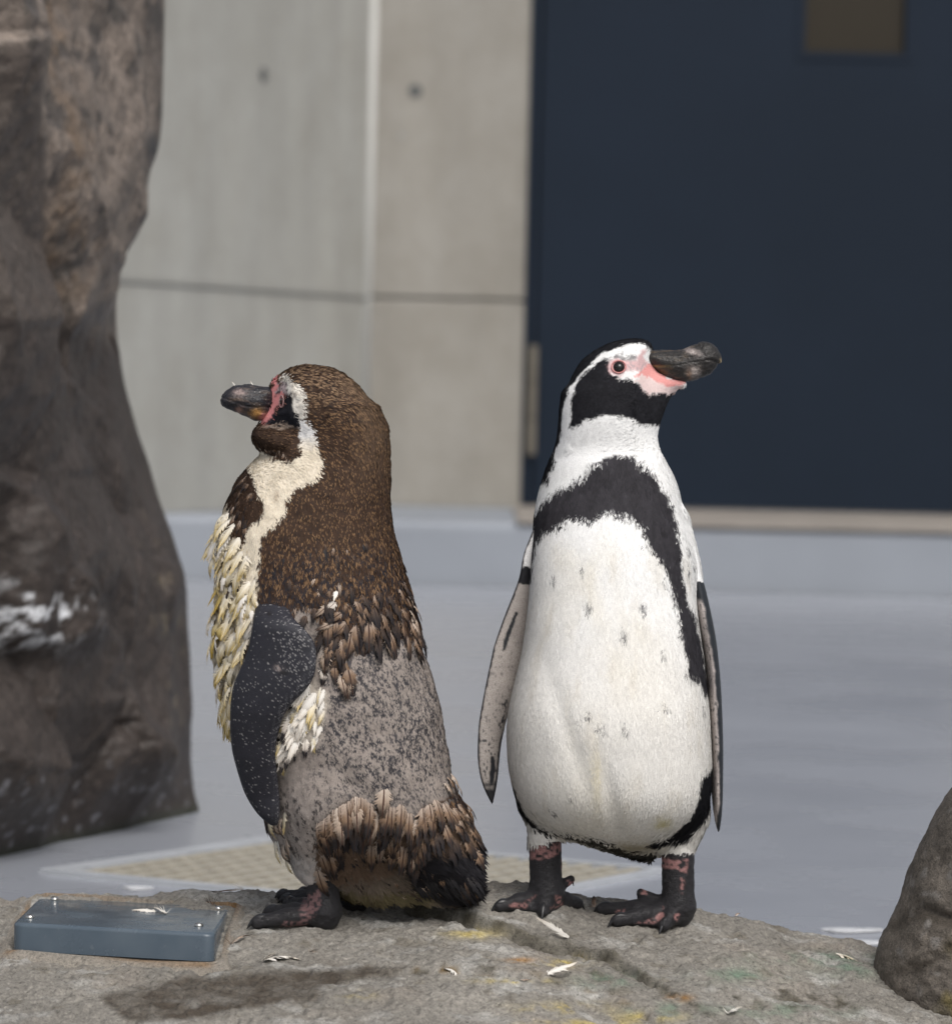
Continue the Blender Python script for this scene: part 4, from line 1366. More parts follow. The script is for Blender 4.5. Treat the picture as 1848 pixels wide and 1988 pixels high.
flip_mesh('flipper', rowsFR, YB, lerp1([(1040, 0.0), (1200, 0.006), (1617, 0.0)]), lambda v, a: float(np.interp(v, [1040, 1130, 1200, 1450, 1560, 1617], [0.012, 0.020, 0.028, 0.026, 0.018, 0.002])), colFR, rootR)

# feet
def colfootR(cu, pinks, pk=(0.36, 0.185, 0.175)):
    def f(V, N):
        u, v = proj(V)
        u = u + rag(V, 2.0, 191, 250, 600); v = v + rag(V, 2.0, 195, 250, 600)
        c = np.tile(np.array([0.022, 0.021, 0.024]), (len(V), 1))
        c *= (1 + 0.35 * fbm(V, 150, 3, 196))[:, None]
        for p in pinks:
            put(c, poly_mask(p, u, v, 2.5) * sstep(-0.5, 0.1, noise(V, 330, 197)), pk, 0.9)
        return np.clip(c, .004, .8)
    return f
G = lambda u_, v_: hit(u_, v_, hzs)
pkL = [D5(p) for p in ([(430, 470), (670, 430), (670, 490), (600, 530), (540, 560), (430, 560)], [(285, 850), (380, 855), (470, 800), (430, 850), (400, 890), (300, 885)], [(600, 800), (640, 810), (660, 880), (560, 890), (610, 860)], [(680, 695), (740, 700), (735, 770), (700, 765)], [(640, 540), (662, 560), (660, 640), (640, 620)])]
pkR = [D5(p) for p in ([(1290, 540), (1500, 560), (1495, 650), (1400, 620), (1320, 615)], [(1450, 680), (1475, 700), (1462, 790), (1448, 770)], [(1195, 735), (1230, 730), (1215, 800), (1180, 800)], [(1020, 900), (1070, 895), (1060, 930), (1010, 920)], [(1200, 975), (1280, 950), (1330, 880), (1335, 950), (1270, 990), (1140, 985)], [(1410, 920), (1440, 930), (1425, 985), (1405, 960)])]
aL = W(1058, 1634, hl[1] + .004); aR = W(1316, 1654, hr[1] + .004)
hindL = W(1108, 1708, hl[1] + .012); hindR = W(1244, 1735, hr[1] + .012)
foot('foot', rootR, aL, hl, [G(968, 1771), G(1054, 1780), G(1122, 1765)], 0.0172, 0.0074, colfootR(0, pkL), hind=hindL)
foot('foot', rootR, aR, hr, [G(1168, 1776), G(1196, 1799), G(1288, 1809)], 0.0172, 0.0078, colfootR(0, pkR), hind=hindR)

# ------------------------------------------------------------------ the brown moulting penguin
gl = hit(645, 1803, hzs)              # near foot heel
gf = hit(690, 1768, hzs)              # far foot heel
YL = gl[1] * 0.45 + gf[1] * 0.55
print('L feet', gl, gf, 'YL', YL)
YLF = YL - 0.065
rootL = empty('penguin', (W(660, 1800, YL)[0], YL, gl[2]))
tag(rootL, 'brown moulting penguin with ragged feathers and bare grey lower back, facing left', 'penguin', 'penguins on the rock')
rowsL = [(790, 590, 728), (830, 566, 748), (860, 540, 753), (880, 512, 755), (896, 490, 757), (917, 474, 757), (937, 456, 757), (974, 444, 757), (1002, 432, 759), (1036, 424, 768), (1077, 420, 779), (1124, 418, 790), (1163, 418, 801),
         (1212, 416, 812), (1271, 418, 826), (1312, 422, 840), (1356, 430, 853), (1390, 438, 860), (1430, 455, 866), (1490, 480, 874), (1523, 494, 884), (1553, 502, 897), (1590, 512, 908), (1623, 522, 915), (1656, 540, 921), (1682, 560, 925), (1705, 590, 924), (1725, 620, 920), (1740, 648, 912), (1748, 668, 900)]
ycL = lerp1([(790, 0.0), (1000, 0.0), (1300, 0.0), (1748, 0.0)])
bL = lerp1([(790, 0.046), (860, 0.052), (900, 0.056), (960, 0.064), (1050, 0.078), (1200, 0.092), (1350, 0.098), (1480, 0.097), (1580, 0.086), (1640, 0.062), (1690, 0.040), (1720, 0.032), (1748, 0.024)])
gL = Grid((W(380, 1000, YL)[0], YL - 0.135, 0.10), (W(950, 1000, YL)[0], YL + 0.115, W(600, 690, YL)[2]), 0.0022)
gL.add(gL.loft(slices(rowsL, YL, ycL, lambda v, a: bL(v)), 2.1))
headL = [(523, 760), (522, 748), (527, 738), (538, 728), (555, 716), (575, 709), (596, 706), (618, 707), (640, 711), (664, 722), (689, 740), (708, 760), (722, 784), (733, 806), (740, 830), (742, 860), (738, 890), (600, 900), (545, 850), (512, 829), (500, 822), (510, 806), (522, 785)]
gL.add(gL.puff(poly_w(headL, YL), YL, 0.047, lambda X: np.interp(X, [W(505, 720, YL)[0], W(530, 720, YL)[0], W(570, 720, YL)[0]], [0.010, 0.020, 0.044]).astype(np.float32), 16), 0.018)
# throat ruff
gL.add(gL.puff(poly_w([(489, 836), (498, 829), (515, 825), (545, 823), (580, 826), (592, 850), (590, 885), (560, 900), (530, 892), (508, 880), (498, 868), (488, 852)], YL), YL - 0.006, 0.026, 0.048, 8), 0.007)
# near thigh and far thigh
gL.add(gL.cone(W(640, 1560, YL - .055), W(614, 1690, gl[1] + .004), 0.040, 0.0175), 0.022)
gL.add(gL.cone(W(650, 1560, YL + .05), W(690, 1700, gf[1]), 0.036, 0.018), 0.025)
# rump and tail
gL.add(gL.cone(W(840, 1640, YL - .02), W(905, 1690, YL - 0.02), 0.036, 0.024), 0.03)
# ruffled edge where the old back feathers lift over the bare skin
xx_ = W(740, 1260, YLF)
lumpy = 0.0035 * np.sin(gL.X * 160 + 1.2 * np.sin(gL.Z * 90)) * np.exp(-((gL.Z - xx_[2]) / 0.03) ** 2)
gL.F = (gL.F - lumpy * 0.5).astype(np.float32)
VL, QL, NL = gL.mesh()
VL = VL + NL * (0.0022 * fbm(VL, 32, 3, 291) + 0.0010 * fbm(VL * np.array([1, 1, .6]), 90, 2, 292))[:, None]
NL = vnormals(VL, QL)

E1 = lambda pts: [(x / 3.857 + 368.1, y / 3.857 + 662.6) for x, y in pts]
E2 = lambda pts: [(x / 2.6994 + 368.1, y / 2.6994 + 1104.4) for x, y in pts]
COLLAR = E1([(800, 580), (870, 600), (920, 680), (940, 800), (995, 890), (985, 960), (960, 1020), (900, 1060), (830, 1080), (760, 1130), (720, 1200), (710, 1300), (650, 1370), (590, 1410), (540, 1480), (520, 1560), (530, 1700), (500, 1800), (400, 1790), (400, 1500), (440, 1400), (560, 1300), (560, 1200), (500, 1120), (440, 1020), (380, 935), (420, 890), (500, 815), (520, 818), (580, 850), (640, 900), (720, 905), (810, 870), (815, 780), (795, 700), (800, 640)])
BROW = E1([(640, 262), (700, 258), (745, 268), (720, 300), (800, 330), (850, 430), (845, 500), (835, 575), (790, 565), (770, 500), (775, 450), (745, 400), (715, 370), (735, 330), (660, 290)])
BIB = E1([(385, 925), (440, 1020), (500, 1120), (560, 1200), (560, 1300), (440, 1400), (420, 1480), (360, 1500), (250, 1420), (320, 1320), (260, 1240), (225, 1190), (280, 1040)])
RUFF = E1([(455, 650), (540, 632), (650, 612), (790, 635), (812, 700), (815, 870), (720, 908), (640, 895), (590, 835), (515, 818), (465, 720)])
FACEL = E1([(535, 640), (580, 580), (640, 490), (690, 480), (700, 400), (760, 420), (775, 500), (795, 570), (800, 640), (720, 625), (650, 614)])
PINKL = E1([(580, 350), (610, 290), (640, 285), (640, 330), (620, 400), (680, 400), (690, 450), (660, 480), (620, 485), (610, 540), (560, 600), (530, 645), (480, 600), (430, 580), (500, 520), (580, 480)])
LOREL = E1([(630, 330), (680, 300), (740, 320), (720, 370), (745, 400), (690, 400), (640, 400), (615, 370)])
CREAM = E1([(270, 1225), (320, 1320), (250, 1420), (360, 1500), (400, 1500), (400, 1790), (520, 1790), (540, 1990), (-100, 2100), (-100, 1200)]) 
CREAM = CREAM[:-3] + [(503, 1150), (505, 1210), (480, 1260), (466, 1330), (462, 1460), (300, 1500), (300, 980)]
HEMLINE = E2([(560, 230), (640, 300), (690, 340), (700, 420), (730, 520), (800, 610), (850, 560), (870, 470), (900, 420), (960, 430), (1010, 450), (1080, 420), (1140, 430), (1200, 440), (1300, 440)])
GREY = [(x, y - 34 + 10 * math.sin(x * .09)) for x, y in HEMLINE] + [(960, 1300), (960, 1560)] + E2([(1480, 1210), (1420, 1190), (1330, 1210), (1220, 1240), (1180, 1300), (1050, 1250), (960, 1250), (880, 1180), (800, 1220), (720, 1280), (660, 1400), (680, 1560), (740, 1640), (800, 1700), (700, 1800), (500, 1800), (380, 1700), (380, 1400), (430, 1150), (430, 900), (480, 700)])
TUFTW = E2([(500, 720), (560, 650), (620, 590), (680, 600), (720, 640), (710, 760), (680, 860), (600, 920), (520, 930), (490, 1080), (468, 1070), (470, 850)])
TAILB = E2([(1080, 1560), (1150, 1500), (1240, 1480), (1350, 1500), (1440, 1480), (1560, 1400), (1560, 1800), (1350, 1800), (1150, 1720)])
RUMP = E2([(x, y + 75) for x, y in [(1480, 1210), (1420, 1190), (1330, 1210), (1220, 1240), (1180, 1300), (1050, 1250), (960, 1250), (880, 1180), (800, 1220), (720, 1280), (660, 1400), (680, 1500)]] + [(740, 1640), (800, 1660), (1080, 1560), (1240, 1480), (1440, 1480), (1560, 1400), (1560, 1250)])
BROWN = np.array([0.0475, 0.0276, 0.0181])

def colL(P, N, jit=False):
    u, v = proj(np.stack([P[:, 0], np.full(len(P), YLF), P[:, 2]], -1))
    u = u + rag(P, 4.0, 201)
    v = v + rag(P, 6.0, 205)
    n = fbm(P, 60, 3, 211)
    c = np.tile(BROWN, (len(P), 1)) * (1 + 0.35 * n)[:, None]
    if jit:
        g = rng.random(len(P))
        lo = sstep(1230, 1010, v)
        put(c, (g < 0.34 * (0.35 + 0.65 * lo)), (0.200, 0.120, 0.064), 0.75)
        put(c, (g > 0.80) , (0.024, 0.019, 0.018), 0.75)
        put(c, (g > 0.62) * sstep(1010, 1110, v), (0.022, 0.020, 0.024), 0.9)
        put(c, (g < 0.5) * sstep(830, 740, v), (0.25, 0.17, 0.11), 0.65)
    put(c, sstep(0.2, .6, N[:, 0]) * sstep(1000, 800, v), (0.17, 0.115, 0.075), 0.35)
    cream = np.array([0.66, 0.58, 0.43])
    put(c, poly_mask(CREAM, u, v, 3), (0.60, 0.53, 0.42))
    put(c, poly_mask(CREAM, u, v, 3) * sstep(-0.2, 0.4, fbm(P, 40, 3, 212)), (0.60, 0.47, 0.24), 0.6)
    put(c, poly_mask(GREY, u, v, 4), np.array([0.2898, 0.2517, 0.2261]))
    gm = poly_mask(GREY, u, v, 4)
    c *= (1 + 0.22 * fbm(P, 50, 3, 213) * gm)[:, None]
    spk = sstep(0.08, 0.26, noise(P * np.array([1, 1, 0.6]), 400, 214) * 0.50 + noise(P * np.array([1, 1, .6]), 800, 215) * 0.55 + 0.10 * fbm(P, 22, 2, 216) + 0.10 * np.exp(-((u - 740) / 90) ** 2) + 0.16 * fbm(P * np.array([1, 1, .35]), 45, 2, 219))
    put(c, spk * gm * sstep(1700, 1500, v) * sstep(560, 640, u), (0.034, 0.034, 0.041), 0.95)
    put(c, gm * sstep(1480, 1600, v) * sstep(650, 590, u), (0.42, 0.37, 0.34), 0.75)
    put(c, gm * sstep(0.28, 0.4, noise(P * np.array([1, 1, .5]), 380, 217)) * sstep(1480, 1560, v) * sstep(680, 640, u), (0.035, 0.033, 0.036), 0.85)
    put(c, gm * sstep(1650, 1690, v) * sstep(690, 640, u), (0.56, 0.53, 0.51), 0.6)
    lowr = sstep(1640, 1700, v) * sstep(640, 680, u)
    put(c, lowr, np.array([0.135, 0.108, 0.085]))
    put(c, poly_mask(RUMP, u, v, 4), (0.115, 0.078, 0.055))
    put(c, poly_mask(TAILB, u, v, 8), (0.017, 0.016, 0.019))
    put(c, sstep(1728, 1745, v) * sstep(850, 800, u), (0.10, 0.085, 0.035), 0.7)
    put(c, poly_mask(TUFTW, u + rag(P, 9, 221, 60, 140), v + rag(P, 9, 223, 60, 140), 8), (0.60, 0.54, 0.46), 0.8)
    put(c, poly_mask(BIB, u, v), BROWN * 0.85)
    put(c, poly_mask(COLLAR, u, v), cream * np.array([1.06, 1.08, 1.18]))
    put(c, poly_mask(COLLAR, u, v) * sstep(880, 840, v), (0.74, 0.73, 0.72))
    put(c, np.exp(-((u - 536) / 5) ** 2 - ((v - 959) / 4) ** 2), (0.2, 0.12, 0.06), 0.7)
    put(c, poly_mask(RUFF, u, v), BROWN * 0.85)
    if jit: put(c, poly_mask(RUFF, u, v) * (rng.random(len(P)) < 0.28), (0.15, 0.092, 0.055), 0.75)
    if jit: put(c, poly_mask(BIB, u, v) * (rng.random(len(P)) < 0.22), (0.13, 0.080, 0.050), 0.7)
    put(c, poly_mask(RUFF, u, v) * sstep(836, 826, v), (0.36, 0.29, 0.24), 0.7)
    hd = v < 835
    put(c, poly_mask(FACEL, u, v) * hd, (0.018, 0.018, 0.023))
    put(c, poly_mask(LOREL, u, v) * sstep(-0.3, 0.25, noise(P, 620, 218)), (0.05, 0.045, 0.05))
    put(c, poly_mask(LOREL, u, v) * sstep(0.3, -0.2, noise(P, 620, 218)), (0.40, 0.32, 0.32))
    put(c, poly_mask(PINKL, u, v) * hd, (0.60, 0.235, 0.235))
    put(c, poly_mask(BROW, u, v) * hd, (0.70, 0.66, 0.60))
    put(c, np.exp(-((u - 495) / 10) ** 2 - ((v - 803) / 7) ** 2), (0.52, 0.25, 0.05), 0.9)
    # far side: brown back, cream belly
    far = N[:, 1] > 0.25
    return np.clip(c, 0.004, 0.9)
obj('body', npmesh('body', VL, QL, colL(VL, NL)), M_skin, rootL)
hcL = W(525, 775, YL)
def flowL(P, N):
    T = np.tile(np.array([0.0, 0.0, -1.0]), (len(P), 1))
    d = P - hcL
    r = np.linalg.norm(d, axis=1)
    w = sstep(0.15, 0.06, r)[:, None]
    T = T * (1 - w) + np.array([1.0, 0, -0.25]) * w
    u, v = proj(P)
    T[:, 0] += np.where((v > 1480) & (u > 660), 0.35, 0) + np.where((v > 1600) & (u > 740), 0.9, 0)
    return T
def sizeL(P, N):
    u, v = proj(np.stack([P[:, 0], np.full(len(P), YLF), P[:, 2]], -1))
    gm = inside(GREY, u, v)
    low = sstep(1000, 1200, v)
    L = 0.0052 + 0.0060 * low
    Wd = 0.0013 + 0.0022 * low
    L = np.where(gm, 0.0042, L); Wd = np.where(gm, 0.0011, Wd)
    L = np.where((v < 830), 0.0065, L); Wd = np.where(v < 830, 0.0017, Wd)
    L = np.where((v > 1640) & (u > 690), 0.012, L); Wd = np.where((v > 1640) & (u > 690), 0.0022, Wd)
    return L, Wd
def keepL(P, N):
    u, v = proj(np.stack([P[:, 0], np.full(len(P), YLF), P[:, 2]], -1))
    bare = inside(PINKL, u, v) | inside(LOREL, u, v) | (inside(FACEL, u, v) & (v < 800))
    return ~(bare & (N[:, 1] < 0.2)) & np.where(N[:, 1] > 0.4, rng.random(len(P)) < 0.4, True)
feathers('plumage', VL, QL, colL, flowL, sizeL, 340000, M_plume, rootL, keepL, 0.22, 13, 0.62, 1.25)

# bill
BILLL = [(528, 752), (516, 750), (500, 749), (487, 746), (470, 746), (456, 748), (446, 753), (437, 760), (429, 770), (427, 776), (430, 788), (440, 793), (455, 799), (470, 806), (484, 812), (497, 818), (510, 816), (525, 800), (532, 780), (533, 764)]
g = Grid((W(415, 780, YL)[0], YL - .03, W(470, 830, YL)[2]), (W(545, 780, YL)[0], YL + .03, W(470, 735, YL)[2]), 0.0009)
g.add(g.puff(poly_w(BILLL, YL - .002), YL - .002, 0.026, 0.0175, 5))
cutL = [(524, 790), (500, 791), (480, 788), (462, 782), (445, 775), (430, 772)]
XX, ZZ = np.meshgrid(g.ax[0], g.ax[2], indexing='ij')
dc, _, _ = polydist(poly_w(cutL, YL), XX, ZZ)
g.F = (g.F + (0.0011 * np.exp(-(dc / 0.0011) ** 2))[:, None, :]).astype(np.float32)
dn, _, _ = polydist(poly_w([(470, 747), (462, 764), (458, 780), (463, 800)], YL), XX, ZZ)
g.F = (g.F + (0.0007 * np.exp(-(dn / 0.0016) ** 2))[:, None, :]).astype(np.float32)
V, Q, N = g.mesh()
V = V + N * (0.0010 * fbm(V * np.array([.5, 1, 1.3]), 230, 4, 251))[:, None]
u, v = proj(np.stack([V[:, 0], np.full(len(V), YL), V[:, 2]], -1))
u_, v_ = u + 3 * noise(V, 250, 252), v + 3 * noise(V, 250, 253)
c = np.tile(np.array([0.016, 0.016, 0.020]), (len(V), 1))
put(c, sstep(0.0, 0.5, fbm(V * np.array([.4, 1, 1.5]), 300, 3, 254)) * sstep(445, 480, u), (0.075, 0.055, 0.045), 0.7)
put(c, np.exp(-((u_ - 466) / 11) ** 2 - ((v_ - 762) / 6) ** 2), (0.36, 0.27, 0.25), 0.85)
put(c, np.exp(-((u_ - 462) / 14) ** 2 - ((v_ - 775) / 4) ** 2), (0.25, 0.18, 0.14), 0.6)
put(c, np.exp(-((u_ - 466) / 7) ** 2 - ((v_ - 797) / 7) ** 2), (0.26, 0.15, 0.11), 0.9)
put(c, np.exp(-((u_ - 500) / 13) ** 2 - ((v_ - 803) / 9) ** 2), (0.46, 0.24, 0.07), 0.9)
put(c, np.exp(-((u_ - 515) / 9) ** 2 - ((v_ - 812) / 9) ** 2), (0.58, 0.24, 0.23), 0.9)
put(c, sstep(0.50, 0.7, fbm(V * np.array([.8, 1, 1]), 520, 2, 255)) * sstep(470, 490, u), (0.5, 0.48, 0.45), 0.7)
obj('bill', npmesh('bill', V, Q, np.clip(c, .004, .8)), M_bill, rootL)
M_eyeL = simple('dark_red_eye', (0.085, 0.030, 0.028), 0.25)
M_lidL = simple('pale_pink_lid', (0.40, 0.25, 0.24), 0.6)
ep = gL.shoot(547, 779)
en = gL.normal(ep[None])[0]
eyeL = uvsphere('eye', ep - en * 0.0036, 0.0050, M_eyeL, rootL, 16, (0.85, 1, 1.25))
uvsphere('pupil', ep + en * 0.0007, 0.0021, M_eye, eyeL, 10, (0.7, 0.8, 1.6))
torus('eyelid', ep + en * 0.0004, en, 0.0048, 0.00055, M_lidL, eyeL, 0.85, 1.28)

# flipper lying against the near side
rowsFl = [(1140, 512, 558), (1160, 505, 566), (1190, 502, 577), (1204, 501, 598), (1225, 497, 618), (1249, 493, 624), (1290, 476, 622), (1319, 463, 607), (1345, 459, 579), (1371, 457, 560), (1419, 457, 546), (1450, 460, 544), (1497, 472, 547), (1530, 482, 550), (1555, 497, 551), (1572, 509, 550), (1583, 522, 549), (1588, 532, 545)]
def ycFl(v):
    row = np.array(rowsL)
    l, r = np.interp(v, row[:, 0], row[:, 1]), np.interp(v, row[:, 0], row[:, 2])
    f = np.array(rowsFl)
    fm = 0.5 * (np.interp(v, f[:, 0], f[:, 1]) + np.interp(v, f[:, 0], f[:, 2]))
    q_ = np.clip((fm + 18 - (l + r) / 2) / ((r - l) / 2), -0.98, 0.98)
    return -bL(v) * (1 - abs(q_) ** 2.1) ** (1 / 2.1) - 0.012 + 0.034 * float(sstep(1205, 1140, v))
def colFl(V, N):
    u, v = proj(np.stack([V[:, 0], np.full(len(V), YL - .1), V[:, 2]], -1))
    c = np.tile(np.array([0.0185, 0.0185, 0.025]), (len(V), 1))
    c *= (1 + 0.35 * fbm(V, 60, 3, 261))[:, None]
    dn = 0.22 + 0.40 * np.exp(-((u - 570) / 45) ** 2 - ((v - 1260) / 60) ** 2)
    sp = sstep(0.62, 0.72, noise(V, 900, 262) * 0.6 + noise(V, 1500, 263) * 0.45 + dn * 0.72 + 0.12 * fbm(V, 40, 2, 264))
    put(c, sp, (0.30, 0.29, 0.29), 0.75)
    band = sstep(12, 4, np.abs(v - (1210 + (620 - u) * 0.15) - 60)) * 0
    scale = np.sin((u - v * .6) * 1.5) * np.sin((v + u * .5) * 0.9)
    edge = np.interp(v, np.array(rowsFl)[:, 0], np.array(rowsFl)[:, 2]) - u
    put(c, sstep(0.3, 0.8, scale) * sstep(26, 6, edge) * sstep(1230, 1260, v), (0.16, 0.16, 0.17), 0.8)
    put(c, np.exp(-((u - 543) / 8) ** 2 - ((v - 1295) / 6) ** 2) * sstep(-0.2, .3, noise(V, 500, 265)), (0.34, 0.28, 0.26), 0.8)
    put(c, np.exp(-((u - 552) / 9) ** 2 - ((v - 1305) / 4) ** 2), (0.006, 0.005, 0.005), 0.9)
    put(c, np.exp(-((u - 522) / 5) ** 2 - ((v - 1192) / 4) ** 2), (0.006, 0.005, 0.006), 0.9)
    put(c, sstep(1163, 1150, v + 6 * noise(V, 300, 266)), BROWN)
    return np.clip(c, .004, .8)
flip_mesh('flipper', rowsFl, YL, ycFl, lambda v, a: min(0.0085, a), colFl, rootL, tilt=-0.28, h=0.0013, p=2.3)

# feet
pk1 = E2([(600, 1720), (680, 1680), (690, 1760), (640, 1850), (590, 1880), (575, 1790)]); pk2 = E2([(500, 1850), (590, 1850), (580, 1890), (470, 1885)])
a1 = W(624, 1700, gl[1] + .006)
foot('foot', rootL, a1, G(630, 1798), [G(498, 1803), G(522, 1783), G(560, 1765)], 0.0168, 0.0082, colfootR(0, [pk1, pk2], (0.22, 0.125, 0.125)), webs=((0, 1), (1, 2)), weblen=0.8)
a2 = W(690, 1690, gf[1])
foot('foot', rootL, a2, G(690, 1763), [G(552, 1756), G(545, 1747), G(585, 1742)], 0.016, 0.0066, colfootR(0, []), weblen=0.8)

# ------------------------------------------------------------------ single feathers
def feather_mesh(name, L, Wd, curl, cup, rows=6, seed=1, fluff=1.0, point=0.5, nb=11):
    """shaft and narrow vane with loose barbs fraying along both edges; root at 0, shaft along +x, outer face +z"""
    r = random.Random(seed)
    V, F, UV = [], [], []
    pts = [np.zeros(2)]
    angs = []
    p = np.zeros(2)
    for i in range(rows):
        ang = curl * ((i + 0.5) / rows) ** 1.15
        p = p + np.array([math.cos(ang), math.sin(ang)]) * L / rows
        pts.append(p.copy()); angs.append(ang)
    pts = np.array(pts)
    def at(t):
        q = min(max(t, 0), 1) * rows
        i = min(int(q), rows - 1)
        f = q - i
        return pts[i] * (1 - f) + pts[i + 1] * f, angs[i]
    def halfw(t):
        return Wd / 2 * (0.30 + 0.70 * math.sin(math.pi * min(0.95, 0.10 + 0.62 * t))) * (1 - point * max(0, (t - 0.55) / 0.45) ** 1.5)
    def pos(t, s_, lift=0.0):
        c, an = at(t)
        tt = max(t - 1, 0) * L
        c = c + np.array([math.cos(an), math.sin(an)]) * tt
        w = halfw(min(t, 1))
        z = cup * w * s_ * s_ + lift
        return (c[0] - math.sin(an) * z, s_ * w, c[1] + math.cos(an) * z)
    for i in range(rows + 1):
        t = i / rows * 0.96
        for s_ in (-0.72, 0.0, 0.72):
            V.append(pos(t, s_)); UV.append((0.5 + s_ * 0.5, t))
    for i in range(rows):
        for j in range(2):
            F.append((i * 3 + j, i * 3 + j + 1, (i + 1) * 3 + j + 1, (i + 1) * 3 + j))
    for sd in (-1, 1):
        for k in range(nb):
            t = (k + r.uniform(0.1, 0.9)) / nb
            down = max(0.0, 1 - t * 2.6) * fluff
            reach = 1.0 + r.uniform(-0.05, 0.28) + 0.5 * down * r.random()
            sweep = 0.10 + 0.10 * r.random() + 0.05 * t
            w = 0.050 + 0.02 * r.random()
            lf = r.uniform(-0.02, 0.05) + 0.06 * down * r.random()
            b_ = len(V)
            for (tt, ss, l_) in ((t - w, sd * 0.45, 0.004), (t + w, sd * 0.45, 0.004), (t + sweep * .6 + w * .6, sd * (0.5 + reach * .4), lf * .5), (t + sweep, sd * reach, lf)):
                V.append(pos(tt, ss, l_ * L)); UV.append((0.5 + 0.5 * max(-1, min(1, ss)), min(tt, 1)))
            F.append((b_, b_ + 1, b_ + 2, b_ + 3) if sd > 0 else (b_ + 3, b_ + 2, b_ + 1, b_))
    for k in range(5):
        t = 0.86 + 0.02 * r.random()
        ss = (k - 2) * 0.36
        b_ = len(V)
        e = 1.0 + r.uniform(.0, .10)
        for (tt, q) in ((t, ss - .22), (t, ss + .22), (e, ss * 0.9 + .04), (e + .015, ss * 0.9 - .04)):
            V.append(pos(tt, q, 0.003 * L)); UV.append((0.5 + 0.5 * max(-1, min(1, q)), min(tt, 1)))
        F.append((b_, b_ + 1, b_ + 2, b_ + 3))
    me = bpy.data.meshes.new(name)
    me.from_pydata([tuple(map(float, x)) for x in V], [], F)
    uv = me.uv_layers.new(name='UVMap')
    for lp in me.loops:
        uv.data[lp.index].uv = UV[lp.vertex_index]
    for p_ in me.polygons: p_.use_smooth = True
    return me

def feather_mat(name, base, mid, tip, shaft, t0=0.45, t1=0.8, shaftw=0.035, barb=0.25, edgepale=None):
    m, nt, b = newmat(name)
    tc = nt.nodes.new('ShaderNodeTexCoord')
    sx = nt.nodes.new('ShaderNodeSeparateXYZ')
    nt.links.new(tc.outputs['UV'], sx.inputs[0])
    r = nt.nodes.new('ShaderNodeValToRGB')
    e = r.color_ramp.elements
    e[0].position, e[0].color = 0.08, (*base, 1)
    e[1].position, e[1].color = t1, (*tip, 1)
    k = e.new(t0); k.color = (*mid, 1)
    # uneven tone along the vane
    oi = nt.nodes.new('ShaderNodeObjectInfo')
    nz = nd(nt, 'ShaderNodeTexNoise'); nz.inputs['Scale'].default_value = 5
    mp = nd(nt, 'ShaderNodeMapping')
    nt.links.new(tc.outputs['UV'], mp.inputs[0])
    cb = nt.nodes.new('ShaderNodeCombineXYZ')
    nt.links.new(oi.outputs['Random'], cb.inputs[2])
    sc_ = nd(nt, 'ShaderNodeVectorMath', operation='SCALE'); sc_.inputs[3].default_value = 30
    nt.links.new(cb.outputs[0], sc_.inputs[0]); nt.links.new(sc_.outputs[0], mp.inputs['Location'])
    nt.links.new(mp.outputs[0], nz.inputs['Vector'])
    ad = nd(nt, 'ShaderNodeMath', operation='MULTIPLY_ADD'); ad.inputs[1].default_value = 0.35; ad.inputs[2].default_value = -0.175
    nt.links.new(nz.outputs['Fac'], ad.inputs[0])
    a2_ = nd(nt, 'ShaderNodeMath', operation='ADD')
    nt.links.new(sx.outputs['Y'], a2_.inputs[0]); nt.links.new(ad.outputs[0], a2_.inputs[1])
    nt.links.new(a2_.outputs[0], r.inputs[0])
    c = r.outputs[0]
    # barbs: stripes running obliquely off the shaft
    ab_ = nd(nt, 'ShaderNodeMath', operation='SUBTRACT'); ab_.inputs[1].default_value = 0.5
    nt.links.new(sx.outputs['X'], ab_.inputs[0])
    ab2 = nd(nt, 'ShaderNodeMath', operation='ABSOLUTE'); nt.links.new(ab_.outputs[0], ab2.inputs[0])
    st = nd(nt, 'ShaderNodeMath', operation='MULTIPLY_ADD'); st.inputs[1].default_value = -0.9
    nt.links.new(ab2.outputs[0], st.inputs[0]); nt.links.new(sx.outputs['Y'], st.inputs[2])
    n1 = nd(nt, 'ShaderNodeTexNoise', noise_dimensions='1D'); n1.inputs['Scale'].default_value = 32; n1.inputs['Detail'].default_value = 2
    nt.links.new(st.outputs[0], n1.inputs['W'])
    c = mix(nt, c, ramp(nt, n1.outputs['Fac'], [(0.3, 1 - barb), (0.7, 1 + barb)]), 1.0, 'MULTIPLY')
    sh = ramp(nt, ab2.outputs[0], [(shaftw * 0.6, 1.0), (shaftw * 1.6, 0.0)])
    c = mix(nt, c, shaft, sh)
    nt.links.new(c, b.inputs['Base Color'])
    b.inputs['Roughness'].default_value = 0.7
    b.inputs['Specular IOR Level'].default_value = 0.25
    b.inputs['Subsurface Weight'].default_value = 0.0
    return m

